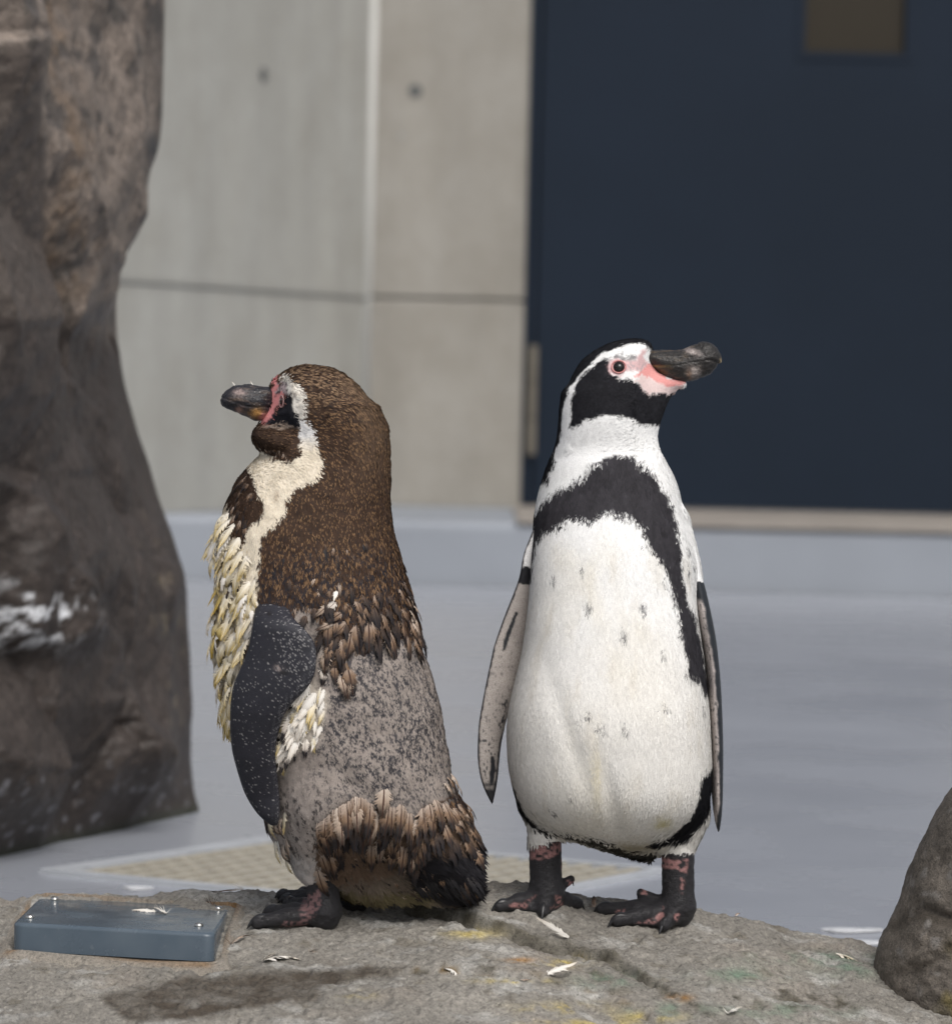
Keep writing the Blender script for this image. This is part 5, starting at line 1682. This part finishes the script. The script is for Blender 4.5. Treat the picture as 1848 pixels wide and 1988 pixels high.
FM = {
    'brown': feather_mat('brown_feather', (0.36, 0.29, 0.24), (0.185, 0.118, 0.075), (0.022, 0.018, 0.018), (0.035, 0.016, 0.010), 0.50, 0.82, 0.05, 0.30),
    'dark': feather_mat('dark_feather', (0.13, 0.085, 0.06), (0.055, 0.037, 0.028), (0.016, 0.014, 0.016), (0.02, 0.012, 0.01), 0.4, 0.75, 0.04, 0.30),
    'buff': feather_mat('buff_feather', (0.46, 0.39, 0.33), (0.34, 0.26, 0.20), (0.050, 0.036, 0.028), (0.045, 0.018, 0.012), 0.55, 0.92, 0.05, 0.22),
    'cream': feather_mat('cream_feather', (0.66, 0.62, 0.55), (0.64, 0.56, 0.40), (0.55, 0.42, 0.17), (0.70, 0.66, 0.56), 0.55, 0.95, 0.03, 0.16),
    'yellow': feather_mat('yellow_feather', (0.62, 0.54, 0.38), (0.55, 0.42, 0.16), (0.40, 0.27, 0.05), (0.5, 0.38, 0.14), 0.45, 0.85, 0.03, 0.2),
    'white': feather_mat('white_feather', (0.66, 0.63, 0.58), (0.72, 0.69, 0.64), (0.66, 0.60, 0.52), (0.74, 0.72, 0.68), 0.5, 0.95, 0.03, 0.14),
    'magpie': feather_mat('black_tipped_feather', (0.68, 0.64, 0.58), (0.56, 0.50, 0.44), (0.020, 0.018, 0.020), (0.10, 0.07, 0.06), 0.58, 0.74, 0.03, 0.2),
    'black': feather_mat('black_feather', (0.05, 0.045, 0.045), (0.02, 0.019, 0.022), (0.013, 0.013, 0.016), (0.02, 0.018, 0.02), 0.4, 0.8, 0.04, 0.3),
}
SHAPES = {'flat': (1.0, 0.34, -0.30, -0.25, 0.8, 0.85), 'curl': (1.0, 0.38, -1.15, -0.40, 1.2, 0.6), 'hook': (1.0, 0.34, -2.0, -0.45, 1.4, 0.7), 'broad': (1.0, 0.48, -0.60, -0.35, 1.0, 0.6), 'slim': (1.0, 0.20, -0.3, -0.3, 0.6, 0.8)}
LIFT = {'flat': 0.12, 'curl': 0.55, 'hook': 0.90, 'broad': 0.26, 'slim': 0.10}
_fm = {}
def fmesh(kind, shape):
    var = fr_.randrange(3)
    if (kind, shape, var) not in _fm:
        L_, W_, c_, cu_, fl_, po_ = SHAPES[shape]
        me = feather_mesh('feather', L_, W_ * (1 + .12 * (var - 1)), c_ * (1 + .2 * (var - 1)), cu_, 6, 11 * var + len(kind) + len(shape), fl_, po_)
        me.materials.append(FM[kind])
        _fm[(kind, shape, var)] = me
    return _fm[(kind, shape, var)]

fr_ = random.Random(5)
INV_L = Matrix.Translation(-Vector(rootL.location))
nfeat = 0
FEATS = []
def place(kind, shape, P, T, N, size, parent=rootL, name='feather', roll=0.0, wid=1.0):
    """a feather rooted at P whose shaft runs along T and whose outer face looks along N"""
    global nfeat
    T = np.array(T, float); N = np.array(N, float)
    T /= np.linalg.norm(T)
    N = N - T * (N @ T); N /= np.linalg.norm(N)
    S = np.cross(N, T)
    if roll:
        N, S = N * math.cos(roll) + S * math.sin(roll), S * math.cos(roll) - N * math.sin(roll)
    M = Matrix(((T[0] * size, S[0] * size * wid, N[0] * size, P[0]), (T[1] * size, S[1] * size * wid, N[1] * size, P[1]), (T[2] * size, S[2] * size * wid, N[2] * size, P[2]), (0, 0, 0, 1)))
    o = bpy.data.objects.new(name, fmesh(kind, shape))
    COL.objects.link(o)
    if parent is not None:
        o.parent = parent
        o.matrix_parent_inverse = INV_L
    o.matrix_basis = M
    nfeat += 1
    if parent is not None and name == 'feather': FEATS.append((size, o))
    return o

DP = 0.000545                        # metres per photo unit at the birds
def onbody(u, v, kind, shape, length, du=0.0, dv=1.0, lift=0.35, roll=0.25, wid=1.0, sink=0.002, grid=None):
    g = grid or gL
    p = g.shoot(u, v)
    if p is None: return
    n = g.normal(p[None])[0]
    t = np.array([du, 0.0, -dv]); t /= np.linalg.norm(t)
    t = t - n * (t @ n)
    if np.linalg.norm(t) < 1e-3: return
    t /= np.linalg.norm(t)
    t = t + n * (lift + LIFT[shape])
    return place(kind, shape, p - n * sink * 0.3, t, n, length * DP * fr_.uniform(.88, 1.12), roll=fr_.uniform(-roll, roll), wid=wid * fr_.uniform(.88, 1.12))

# hem of old brown feathers above the bare back: three overlapping rows, top row last
hem = np.array(HEMLINE[2:-1])
def hemv(u): return float(np.interp(u, hem[:, 0], hem[:, 1]))
for row, (n_, up, ln) in enumerate(((17, 42, 54), (16, 66, 52), (14, 92, 46), (11, 118, 38))):
    for i in range(n_):
        u0 = 625 + (822 - 625) * (i + 0.5 * (row % 2) + fr_.uniform(-.3, .3)) / n_
        v0 = hemv(u0) - up + fr_.uniform(-9, 9)
        kind = fr_.choice(['brown', 'brown', 'buff', 'dark', 'brown'] if row < 1 else ['brown', 'dark', 'dark', 'brown', 'dark'])
        onbody(u0, v0, kind, fr_.choice(['flat', 'broad', 'flat', 'flat']), ln * 1.12, du=fr_.uniform(-.28, .32), lift=0.10 + 0.05 * row)
# swirl of lifted feathers behind the shoulder
for (u0, v0, du, dv, k, ln) in ((596, 1190, -.3, 1, 'dark', 40), (612, 1176, -.2, 1, 'dark', 40), (640, 1172, -.8, .8, 'buff', 44), (656, 1166, -.9, .7, 'magpie', 40), (668, 1186, -.9, .6, 'brown', 46), (676, 1206, -.8, .8, 'brown', 46), (650, 1208, -.9, .5, 'buff', 44),
                               (632, 1224, -.5, 1, 'brown', 42), (655, 1236, -.6, 1, 'brown', 44), (640, 1246, 0, 1, 'brown', 48), (654, 1256, .1, 1, 'dark', 48), (634, 1262, -.1, 1, 'buff', 46), (648, 1284, 0, 1, 'brown', 46), (628, 1292, .1, 1, 'magpie', 40), (662, 1278, .1, 1, 'dark', 44)):
    onbody(u0, v0, k, fr_.choice(['curl', 'broad', 'flat']), ln, du, dv, lift=0.30)
onbody(672, 1300, 'buff', 'broad', 54, 0.05, 1, lift=0.25)
onbody(660, 1306, 'buff', 'broad', 52, 0.22, 1, lift=0.35)
onbody(655, 1142, 'white', 'flat', 30, -.4, 1, lift=0.5)
onbody(612, 1120, 'buff', 'flat', 22, -.4, 1, lift=0.4)
# rump and tail coverts
def cluster(roots, n_, spread, ln, du, kinds, shapes=('broad', 'flat', 'broad'), lift=0.28, down=0):
    for i in range(n_):
        t = (i + fr_.random()) / n_ * (len(roots) - 1)
        k = min(int(t), len(roots) - 2)
        u0 = roots[k][0] + (roots[k + 1][0] - roots[k][0]) * (t - k)
        v0 = roots[k][1] + (roots[k + 1][1] - roots[k][1]) * (t - k) + fr_.uniform(0, spread)
        onbody(u0, v0 + down, fr_.choice(kinds), fr_.choice(shapes), ln, du(u0), 1, lift=lift)
A_ = [(612, 1618), (627, 1582), (648, 1572), (664, 1553), (694, 1534), (710, 1545), (728, 1566)]
B_ = [(738, 1572), (757, 1556), (780, 1560), (800, 1580), (812, 1610)]
C_ = [(816, 1580), (826, 1560), (845, 1552), (862, 1556)]
D_ = [(868, 1570), (885, 1560), (905, 1566), (918, 1590)]
cluster(A_, 12, 60, 62, lambda u: (u - 680) * -0.002 + .08, ['brown', 'brown', 'dark'], down=38)
cluster(A_, 15, 16, 62, lambda u: (u - 680) * -0.003 + .05, ['brown', 'brown', 'buff'])
cluster(B_, 10, 50, 52, lambda u: -.10, ['brown', 'dark'], down=36)
cluster(B_, 11, 14, 54, lambda u: -.12, ['brown', 'brown', 'buff'])
cluster([(740, 1625), (780, 1640), (812, 1630)], 9, 22, 48, lambda u: .0, ['brown', 'buff', 'brown'])
cluster(C_, 8, 16, 56, lambda u: -.15, ['brown', 'brown', 'dark'])
cluster(C_, 8, 30, 50, lambda u: .12, ['brown', 'dark'], down=36)
cluster(D_, 12, 70, 46, lambda u: .5, ['brown', 'dark', 'brown'])
cluster(D_, 8, 16, 46, lambda u: .45, ['brown', 'buff'])
onbody(746, 1527, 'buff', 'broad', 52, -.12, 1, lift=.3)
for (uu, vv, n_) in ((632, 1590, 4), (662, 1562, 4), (696, 1540, 5), (722, 1572, 3), (776, 1562, 5), (806, 1592, 3), (842, 1560, 5), (894, 1556, 4), (700, 1610, 4), (650, 1640, 4), (770, 1612, 4)):
    for k_ in range(n_):
        onbody(uu + (k_ - n_ / 2) * 7 + fr_.uniform(-2, 2), vv + abs(k_ - n_ / 2) * 5 + fr_.uniform(-3, 3), fr_.choice(['brown', 'brown', 'buff']), 'curl', 50, (n_ / 2 - k_) * .06, 1, lift=.18, wid=.8)
onbody(736, 1628, 'buff', 'broad', 48, .08, 1, lift=.3)
for (u0, v0, ln) in ((866, 1345, 46), (868, 1372, 40), (884, 1512, 44), (890, 1528, 40), (872, 1530, 40), (806, 1180, 40), (808, 1205, 38), (800, 1165, 36)):
    onbody(u0 - 10, v0 - 12, 'buff', 'curl', ln, .25, 1, lift=.45)
# black tail fringe
for i in range(26):
    u0 = 800 + 122 * i / 25
    onbody(u0, 1700 + fr_.uniform(0, 32), 'black', 'slim', 46, .35 + .4 * (u0 - 800) / 120, 1, lift=.12)
for i in range(9):
    onbody(882 + 5 * i, 1722 + fr_.uniform(-8, 8), fr_.choice(['black', 'brown', 'dark']), 'slim', 46, .35, 1, lift=.05)
# white tuft behind the flipper
for i in range(30):
    t = fr_.random()
    u0, v0 = 606 - 46 * t + fr_.uniform(-16, 22), 1322 + 112 * t + fr_.uniform(-10, 10)
    onbody(u0, v0, fr_.choice(['white', 'white', 'cream', 'white', 'magpie']), fr_.choice(['flat', 'curl', 'broad']), 52, -.45 + fr_.uniform(-.2, .3), 1, lift=.42)
for (u0, v0) in ((556, 1436), (562, 1452), (552, 1462)):
    onbody(u0, v0, 'magpie', 'flat', 40, -.1, 1, lift=.4)
# curled cream feathers of the belly
for i in range(118):
    v0 = 985 + 430 * fr_.random()
    lft = float(np.interp(v0, [985, 1060, 1150, 1230, 1330, 1400, 1450], [428, 424, 420, 418, 424, 440, 458]))
    rgt = float(np.interp(v0, [985, 1040, 1100, 1150, 1210, 1260, 1330, 1450], [440, 470, 492, 500, 496, 480, 462, 458]))
    if rgt < lft + 2: rgt = lft + 2
    u0 = lft + (rgt - lft) * fr_.random() ** 1.5 + 1
    k = fr_.choice(['cream', 'cream', 'cream', 'white', 'yellow' if (u0 < lft + 22 and v0 > 1120) else 'cream'])
    onbody(u0, v0, k, fr_.choice(['curl', 'curl', 'hook', 'broad', 'flat']), 54, -.35 + fr_.uniform(-.25, .35), 1, lift=.42, roll=.5)
for (u0, v0, d_) in ((440, 1042, -.3), (452, 1054, 0), (436, 1070, -.4), (446, 1080, .1), (432, 1096, -.3), (452, 1098, -.2), (462, 1112, -.3), (466, 1128, 0), (448, 1142, -.2), (454, 1196, -.4), (470, 1190, -.3), (462, 1210, -.3), (480, 1222, -.5), (474, 1236, -.5), (486, 1250, -.1), (430, 1018, -.2), (448, 1024, -.2)):
    onbody(u0, v0, 'dark', fr_.choice(['hook', 'curl']), 36, d_, 1, lift=.45, wid=.8)
for i in range(16):
    onbody(fr_.uniform(498, 556), fr_.uniform(1560, 1672), fr_.choice(['cream', 'white', 'cream', 'buff']), fr_.choice(['curl', 'flat', 'hook']), 46, fr_.uniform(-.3, .2), 1, lift=.35)
for (u0, v0, a0) in ((457, 748, 1.1), (492, 747, .9)):
    place('white', 'slim', W(u0, v0 + 2, YL - .003), (math.cos(a0 + 1.2), -.2, math.sin(a0)), (0, -1, 0.1), 11 * DP)
for i in range(16):
    v0 = 1130 + 400 * i / 16
    r0 = float(np.interp(v0, [r[0] for r in rowsL], [r[2] for r in rowsL]))
    if v0 < 1280 or v0 > 1480: onbody(r0 - 12, v0, fr_.choice(['brown', 'dark', 'buff']), fr_.choice(['curl', 'broad']), 40, .3, 1, lift=.35)
# ragged small feathers breaking up the edges of the markings
def strew(n_, uv, kinds, shapes, ln, du=(-.3, .3), lift=.08, wid=1.0):
    uv = np.array(uv, float)
    lo, hi = uv.min(0), uv.max(0)
    k = 0
    while k < n_:
        u0, v0 = fr_.uniform(lo[0], hi[0]), fr_.uniform(lo[1], hi[1])
        if not inside(uv, np.array([u0]), np.array([v0]))[0]: continue
        k += 1
        onbody(u0, v0, fr_.choice(kinds), fr_.choice(shapes), ln * fr_.uniform(.75, 1.2), fr_.uniform(*du), 1, lift=lift, wid=wid)
strew(34, [(500, 866), (575, 878), (574, 892), (540, 894), (505, 880)], ['dark', 'brown', 'dark'], ['slim', 'flat'], 17, (-.4, .2), .10)
strew(46, BIB, ['dark', 'dark', 'brown'], ['slim', 'flat'], 26, (-.5, .1), .10)
strew(120, [(520, 1060), (770, 1050), (800, 1180), (640, 1180), (575, 1140), (515, 1120)], ['dark', 'dark', 'brown', 'black'], ['flat', 'slim', 'flat'], 22, (-.25, .25), .06)
strew(90, [(600, 1120), (790, 1120), (812, 1215), (640, 1200)], ['dark', 'brown', 'brown', 'dark', 'buff'], ['flat', 'broad', 'flat'], 32, (-.25, .3), .10)
strew(70, [(420, 1000), (470, 1060), (498, 1120), (500, 1200), (470, 1260), (455, 1380), (425, 1340), (420, 1150)], ['cream', 'white', 'cream'], ['curl', 'flat', 'hook'], 34, (-.6, .4), .30)
strew(34, [(505, 1000), (560, 985), (545, 1020), (512, 1050), (506, 1110), (495, 1130), (478, 1060)], ['cream', 'white'], ['flat', 'slim'], 22, (-.4, .3), .05)
strew(36, TUFTW, ['white', 'white', 'cream', 'magpie'], ['flat', 'curl', 'slim'], 34, (-.6, .1), .30)
strew(150, [(640, 1330), (830, 1310), (868, 1500), (760, 1540), (640, 1560), (600, 1480)], ['black', 'dark', 'black'], ['slim', 'flat'], 8.5, (-.4, .4), .02, .8)
strew(60, [(590, 1500), (650, 1500), (640, 1690), (590, 1690)], ['black', 'buff', 'white'], ['slim'], 10, (-.4, .4), .02)
strew(150, [(640, 1635), (800, 1635), (860, 1690), (850, 1742), (668, 1742)], ['dark', 'dark', 'brown', 'buff', 'black'], ['slim', 'flat', 'slim'], 30, (.0, .7), .10)
FEATS.sort(key=lambda t_: -t_[0])
print('feathers on the bird', len(FEATS))
rest = [o for _, o in FEATS[285:]]
mats = list(FM.values())
mi = {m_.name: k for k, m_ in enumerate(mats)}
VV, FF, UU, MM = [], [], [], []
base_i = 0
cache = {}
for o in rest:
    me = o.data
    if me.name not in cache:
        co = np.empty(len(me.vertices) * 3, np.float32); me.vertices.foreach_get('co', co)
        fc = np.array([tuple(p.vertices) for p in me.polygons])
        uvd = np.empty(len(me.loops) * 2, np.float32); me.uv_layers[0].data.foreach_get('uv', uvd)
        cache[me.name] = (co.reshape(-1, 3), fc, uvd)
    co, fc, uvd = cache[me.name]
    M = np.array(o.matrix_basis)
    VV.append(co @ M[:3, :3].T + M[:3, 3]); FF.append(fc + base_i); UU.append(uvd); MM.append(np.full(len(fc), mi[me.materials[0].name]))
    base_i += len(co)
    bpy.data.objects.remove(o)
me = npmesh('small_feathers', np.concatenate(VV), np.concatenate(FF))
for m_ in mats: me.materials.append(m_)
uvl = me.uv_layers.new(name='UVMap'); uvl.data.foreach_set('uv', np.concatenate(UU).astype(np.float32))
me.polygons.foreach_set('material_index', np.concatenate(MM).astype(np.int32))
sf = obj('small_feathers', me, None, rootL)
sf['kind'] = 'stuff'

# ------------------------------------------------------------------ grey junction box set in the rock
zt = W(262, 1752, 0.045)[2]
corners = [Wz(24, 1793, zt), Wz(416, 1812, zt), Wz(449, 1763, zt), Wz(76, 1741, zt)]
FLc, FRc, BRc, BLc = corners
# square it up
ex = ((FRc - FLc) + (BRc - BLc)) / 2
ey = ((BLc - FLc) + (BRc - FRc)) / 2
ctr = sum(corners) / 4
LXb, LYb = np.linalg.norm(ex), np.linalg.norm(ey)
exn, eyn = ex / LXb, ey / LYb
print('box', LXb, LYb, zt, ctr)
zb_ = zt - 0.029
boxr = empty('junction_box', (ctr[0], ctr[1], zb_ - 0.01))
tag(boxr, 'blue grey plastic junction box with four silver screws, set in the rock at the left', 'box')
m, nt, b = newmat('wet_grey_plastic')
c = mix(nt, (0.066, 0.090, 0.116), (0.086, 0.112, 0.138), ramp(nt, noise_out(nt, 18, 5), [(0.35, 0), (0.65, 1)]))
c = mix(nt, c, (0.17, 0.19, 0.20), ramp(nt, noise_out(nt, 70, 5, 0.7), [(0.62, 0), (0.75, 0.5)]))
nt.links.new(c, b.inputs['Base Color'])
nt.links.new(ramp(nt, noise_out(nt, 25, 4), [(0.35, 0.10), (0.65, 0.34)]), b.inputs['Roughness'])
bump(nt, b, noise_out(nt, 120, 3), 0.10, 0.001)
M_box = m
M_grout = rockmat('rusty_grout', 260, 700)
M_metal = simple('screw_steel', (0.62, 0.61, 0.58), 0.22, 0, 0, 1.0)

def rrect(hx, hy, r, z, n=6, off=0.0):
    pts = []
    hx, hy = hx - off, hy - off
    for cx_, cy_, a0 in ((hx - r, hy - r, 0), (-hx + r, hy - r, 90), (-hx + r, -hy + r, 180), (hx - r, -hy + r, 270)):
        for k in range(n + 1):
            a = R_(a0 + 90 * k / n)
            p = ctr + exn * (cx_ + r * math.cos(a)) + eyn * (cy_ + r * math.sin(a))
            pts.append((p[0], p[1], z))
    return pts
def stack(name, rings, mat, parent):
    V, F = [], []
    n = len(rings[0])
    for r in rings: V += r
    for i in range(len(rings) - 1):
        for j in range(n):
            F.append((i * n + j, i * n + (j + 1) % n, (i + 1) * n + (j + 1) % n, (i + 1) * n + j))
    F.append(tuple((len(rings) - 1) * n + j for j in range(n)))
    F.append(tuple(reversed(range(n))))
    me = bpy.data.meshes.new(name)
    me.from_pydata([tuple(map(float, p)) for p in V], [], F)
    me.update()
    for p in me.polygons: p.use_smooth = True
    o = obj(name, me, mat, parent)
    mo = o.modifiers.new('edges', 'EDGE_SPLIT'); mo.split_angle = R_(40)
    return o
hx, hy = LXb / 2, LYb / 2
lid_r = 0.012
rings = [rrect(hx, hy, lid_r, zb_)]
for k in range(0, 6):
    a = R_(90 * k / 5)
    rings.append(rrect(hx, hy, lid_r, zt - 0.0042 * (1 - math.sin(a)), off=0.0042 * (1 - math.cos(a))))
stack('lid', rings, M_box, boxr)
stack('base', [rrect(hx, hy, lid_r, zb_ - 0.035, off=0.004), rrect(hx, hy, lid_r, zb_ - 0.0012, off=0.004)], M_box, boxr)
for (u_, v_) in ((106, 1748), (58, 1783), (424, 1766), (386, 1799)):
    p = Wz(u_, v_, zt)
    s_ = empty('screw', p) if False else None
    V, F = [], []
    n = 14
    prof = [(0.0046, 0.0), (0.0046, 0.0012), (0.0040, 0.0024), (0.0026, 0.0032), (0.0011, 0.0034)]
    for r_, z_ in prof:
        for j in range(n):
            a = 2 * math.pi * j / n
            V.append((p[0] + r_ * math.cos(a), p[1] + r_ * math.sin(a), zt + 0.0003 + z_))
    for i in range(len(prof) - 1):
        for j in range(n):
            F.append((i * n + j, i * n + (j + 1) % n, (i + 1) * n + (j + 1) % n, (i + 1) * n + j))
    F.append(tuple((len(prof) - 1) * n + j for j in range(n)))
    me = bpy.data.meshes.new('screw')
    me.from_pydata([tuple(map(float, q)) for q in V], [], F)
    for q in me.polygons: q.use_smooth = True
    sc_o = obj('screw', me, M_metal, boxr)
# mortar bed round the box
V, F, Cc = [], [], []
n = 160
def ringpt(k, off):
    r_ = rrect(hx + off, hy + off, 0.014, 0, 12)
    L_ = len(r_)
    q = k / n * L_
    i = int(q) % L_
    f_ = q - int(q)
    a_, b_ = np.array(r_[i]), np.array(r_[(i + 1) % L_])
    return a_ * (1 - f_) + b_ * f_
offs = [-0.006, 0.001, 0.006, 0.012, 0.020]
hgt = [0.006, 0.005, 0.004, 0.0015, -0.004]
for i, (of, hg_) in enumerate(zip(offs, hgt)):
    for k in range(n):
        p = ringpt(k, of)
        wv = 0.004 * float(noise(np.array([p]), 90, 301)[0]) * (i > 1)
        p = p + (p - np.array([ctr[0], ctr[1], 0])) * wv * 4
        z_ = min(float(hzs(p[0], p[1])) + hg_ + 0.0015 * float(noise(np.array([p]), 150, 302)[0]), zb_ - 0.0006 if i < 2 else 9)
        V.append((p[0], p[1], z_))
        rust = max(0.0, float(noise(np.array([p]), 45, 303)[0])) * (0.9 if i < 3 else .15)
        Cc.append(np.array([0.27, 0.245, 0.21]) * (1 - min(rust, 1)) + np.array([0.24, 0.12, 0.03]) * min(rust, 1))
for i in range(len(offs) - 1):
    for k in range(n):
        F.append((i * n + k, (i + 1) * n + k, (i + 1) * n + (k + 1) % n, i * n + (k + 1) % n))
obj('mortar', npmesh('mortar', V, np.array(F)[:, ::-1], np.array(Cc)), M_grout, boxr)

# ------------------------------------------------------------------ shed feathers
def wisp_mesh(n, L, spread, seed, curl):
    r = random.Random(seed)
    V, F = [], []
    for i in range(n):
        a = r.uniform(-spread, spread)
        l_ = L * r.uniform(.6, 1.1)
        w = 0.035 * L
        cz = r.uniform(0.2, 1.0) * curl
        b_ = len(V)
        for k in range(5):
            t = k / 4
            ang = a + r.uniform(-.06, .06)
            x, y, z = l_ * t * math.cos(ang), l_ * t * math.sin(ang), 0.02 * L + cz * L * t * t * .5
            ww = w * (1 - t * .85)
            V.append((x - ww * math.sin(ang), y + ww * math.cos(ang), z)); V.append((x + ww * math.sin(ang), y - ww * math.cos(ang), z + ww * .5))
        for k in range(4):
            F.append((b_ + 2 * k, b_ + 2 * k + 1, b_ + 2 * k + 3, b_ + 2 * k + 2))
    me = bpy.data.meshes.new('feather')
    me.from_pydata(V, [], F)
    uv = me.uv_layers.new(name='UVMap')
    for lp in me.loops:
        k = (lp.vertex_index % 10) // 2
        uv.data[lp.index].uv = (0.15 + 0.2 * (lp.vertex_index % 2), k / 4)
    return me
def shed(u, v, kind, shape, size_dp, ang, label, up=0.15, z=None, wid=1.0, lift=0.001, roll=0.0, wisps=0, wcol=None, curl=0.6, group='shed feathers'):
    P0 = hit(u, v, hzs) if z is None else Wz(u, v, z)
    P0 = P0 + np.array([0, 0, lift])
    a = R_(ang)
    if z is None:
        e = 0.006
        nx = (float(hzs(P0[0] + e, P0[1])) - float(hzs(P0[0] - e, P0[1]))) / (2 * e)
        ny = (float(hzs(P0[0], P0[1] + e)) - float(hzs(P0[0], P0[1] - e))) / (2 * e)
        N = np.array([-nx, -ny, 1.0])
    else:
        N = np.array([0, 0, 1.0])
    N /= np.linalg.norm(N)
    T = np.array([math.cos(a), math.sin(a), 0.0])
    T -= N * (T @ N)
    T = T / np.linalg.norm(T) + N * up
    o = place(kind, shape, P0, T, N, size_dp * 1.15 * DP, parent=None, name='feather', roll=roll, wid=wid)
    tag(o, label, 'feather', group)
    if wisps:
        w = bpy.data.objects.new('down', wisp_mesh(wisps, 0.55, 1.4, int(u), curl))
        w.data.materials.append(FM[wcol or kind])
        COL.objects.link(w)
        w.parent = o
        w.location = (0, 0, 0.01)
    return o
shed(302, 1772, 'white', 'broad', 40, 165, 'white feather lying on the grey box lid, pointing left', 0.22, zt, .9, .001, .3)
shed(322, 1776, 'white', 'flat', 42, 120, 'narrow white feather on the box lid, right of the other', 0.25, zt, 1.0, .001, -.3, 8)
shed(412, 1762, 'buff', 'hook', 44, 140, 'curled brown feather at the back right screw of the box', 0.9, zt, .8, .001, .4, 9, 'dark', 1.6)
shed(472, 1733, 'brown', 'slim', 66, 178, 'dark tipped slim feather on the crest of the rock behind the box', 0.02, None, .9, .003, .2, 5, 'white', .2)
shed(448, 1838, 'buff', 'curl', 44, 60, 'wispy brown feather at the right foot of the box', 0.5, None, .8, .002, .5, 12, 'brown', .9)
shed(512, 1868, 'white', 'broad', 56, 15, 'fluffy white feather with a brown spot, in front of the box', 0.15, None, 1.0, .002, .2, 30, 'white', .35)
shed(518, 1866, 'dark', 'curl', 20, 60, 'small brown feather against the fluffy white one', 0.3, None, 1.0, .004, .3)
shed(600, 1851, 'buff', 'broad', 40, 20, 'small grey down feather below the brown penguin', 0.1, None, 1.1, .001, .2, 14, 'buff', .6)
shed(655, 1850, 'white', 'curl', 34, 40, 'tiny curled white feather right of the grey down', 0.3, None, .7, .001, .3, 6)
shed(862, 1883, 'white', 'hook', 44, -10, 'white curled feather under the low stone ledge', 0.5, None, .8, .001, .9, 4)
shed(1058, 1897, 'white', 'flat', 56, 40, 'bright white feather standing on the stone ledge', 0.35, None, 1.0, .002, .2)
shed(1104, 1828, 'white', 'slim', 62, 118, 'thin white feather stuck in the crack of the rock', 0.4, None, .8, .004, .3)
shed(1154, 1765, 'brown', 'curl', 34, 100, 'little brown feather between the feet of the clean penguin', 0.8, None, .8, .002, .4, 4)
shed(1620, 1852, 'cream', 'broad', 62, -5, 'pale cream feather lying by the boulder at the right', 0.12, None, .8, .001, .2)
shed(1428, 1781, 'buff', 'curl', 22, 80, 'tiny pale feather on the right slope of the crest', 0.7, None, .8, .001, .4)
shed(1412, 1972, 'white', 'slim', 46, 60, 'pinkish white feather at the bottom edge of the rock', 0.2, None, 1.0, .002, .3, 5)
shed(1010, 1905, 'buff', 'flat', 20, 10, 'tiny buff feather on the rock below the ledge', 0.2, None, 1.0, .001, .3)
# thin white marks lying flat on the floor
M_streak = simple('white_streak', (0.55, 0.56, 0.58), 0.6, 60, 0.1)
for (u_, v_, w_, d_, lb) in ((1655, 1805, 55, 0.012, 'long white streak on the grey floor left of the boulder'), (1690, 1829, 40, 0.012, 'short white streak on the floor, half hidden by the rock'), (268, 1723, 26, 0.010, 'faint white streak on the floor beside the drain grating')):
    p = Wz(u_, v_, 0.004)
    n = 26
    L_ = w_ * (p[1] + 4) / FPX
    vs = [(p[0] + L_ * math.cos(a) * (1 + .15 * math.sin(5 * a)), p[1] + d_ * math.sin(a) * (1 + .3 * math.sin(3 * a + 1)) + .12 * L_ * math.cos(a), 0.0045) for a in np.linspace(0, 2 * math.pi, n + 1)[:-1]]
    vb = [(x, y, 0.0015) for x, y, z_ in vs]
    tag(MB().prism(vb, vs).build('floor_streak', M_streak), lb, 'smear', 'white streaks on the floor')
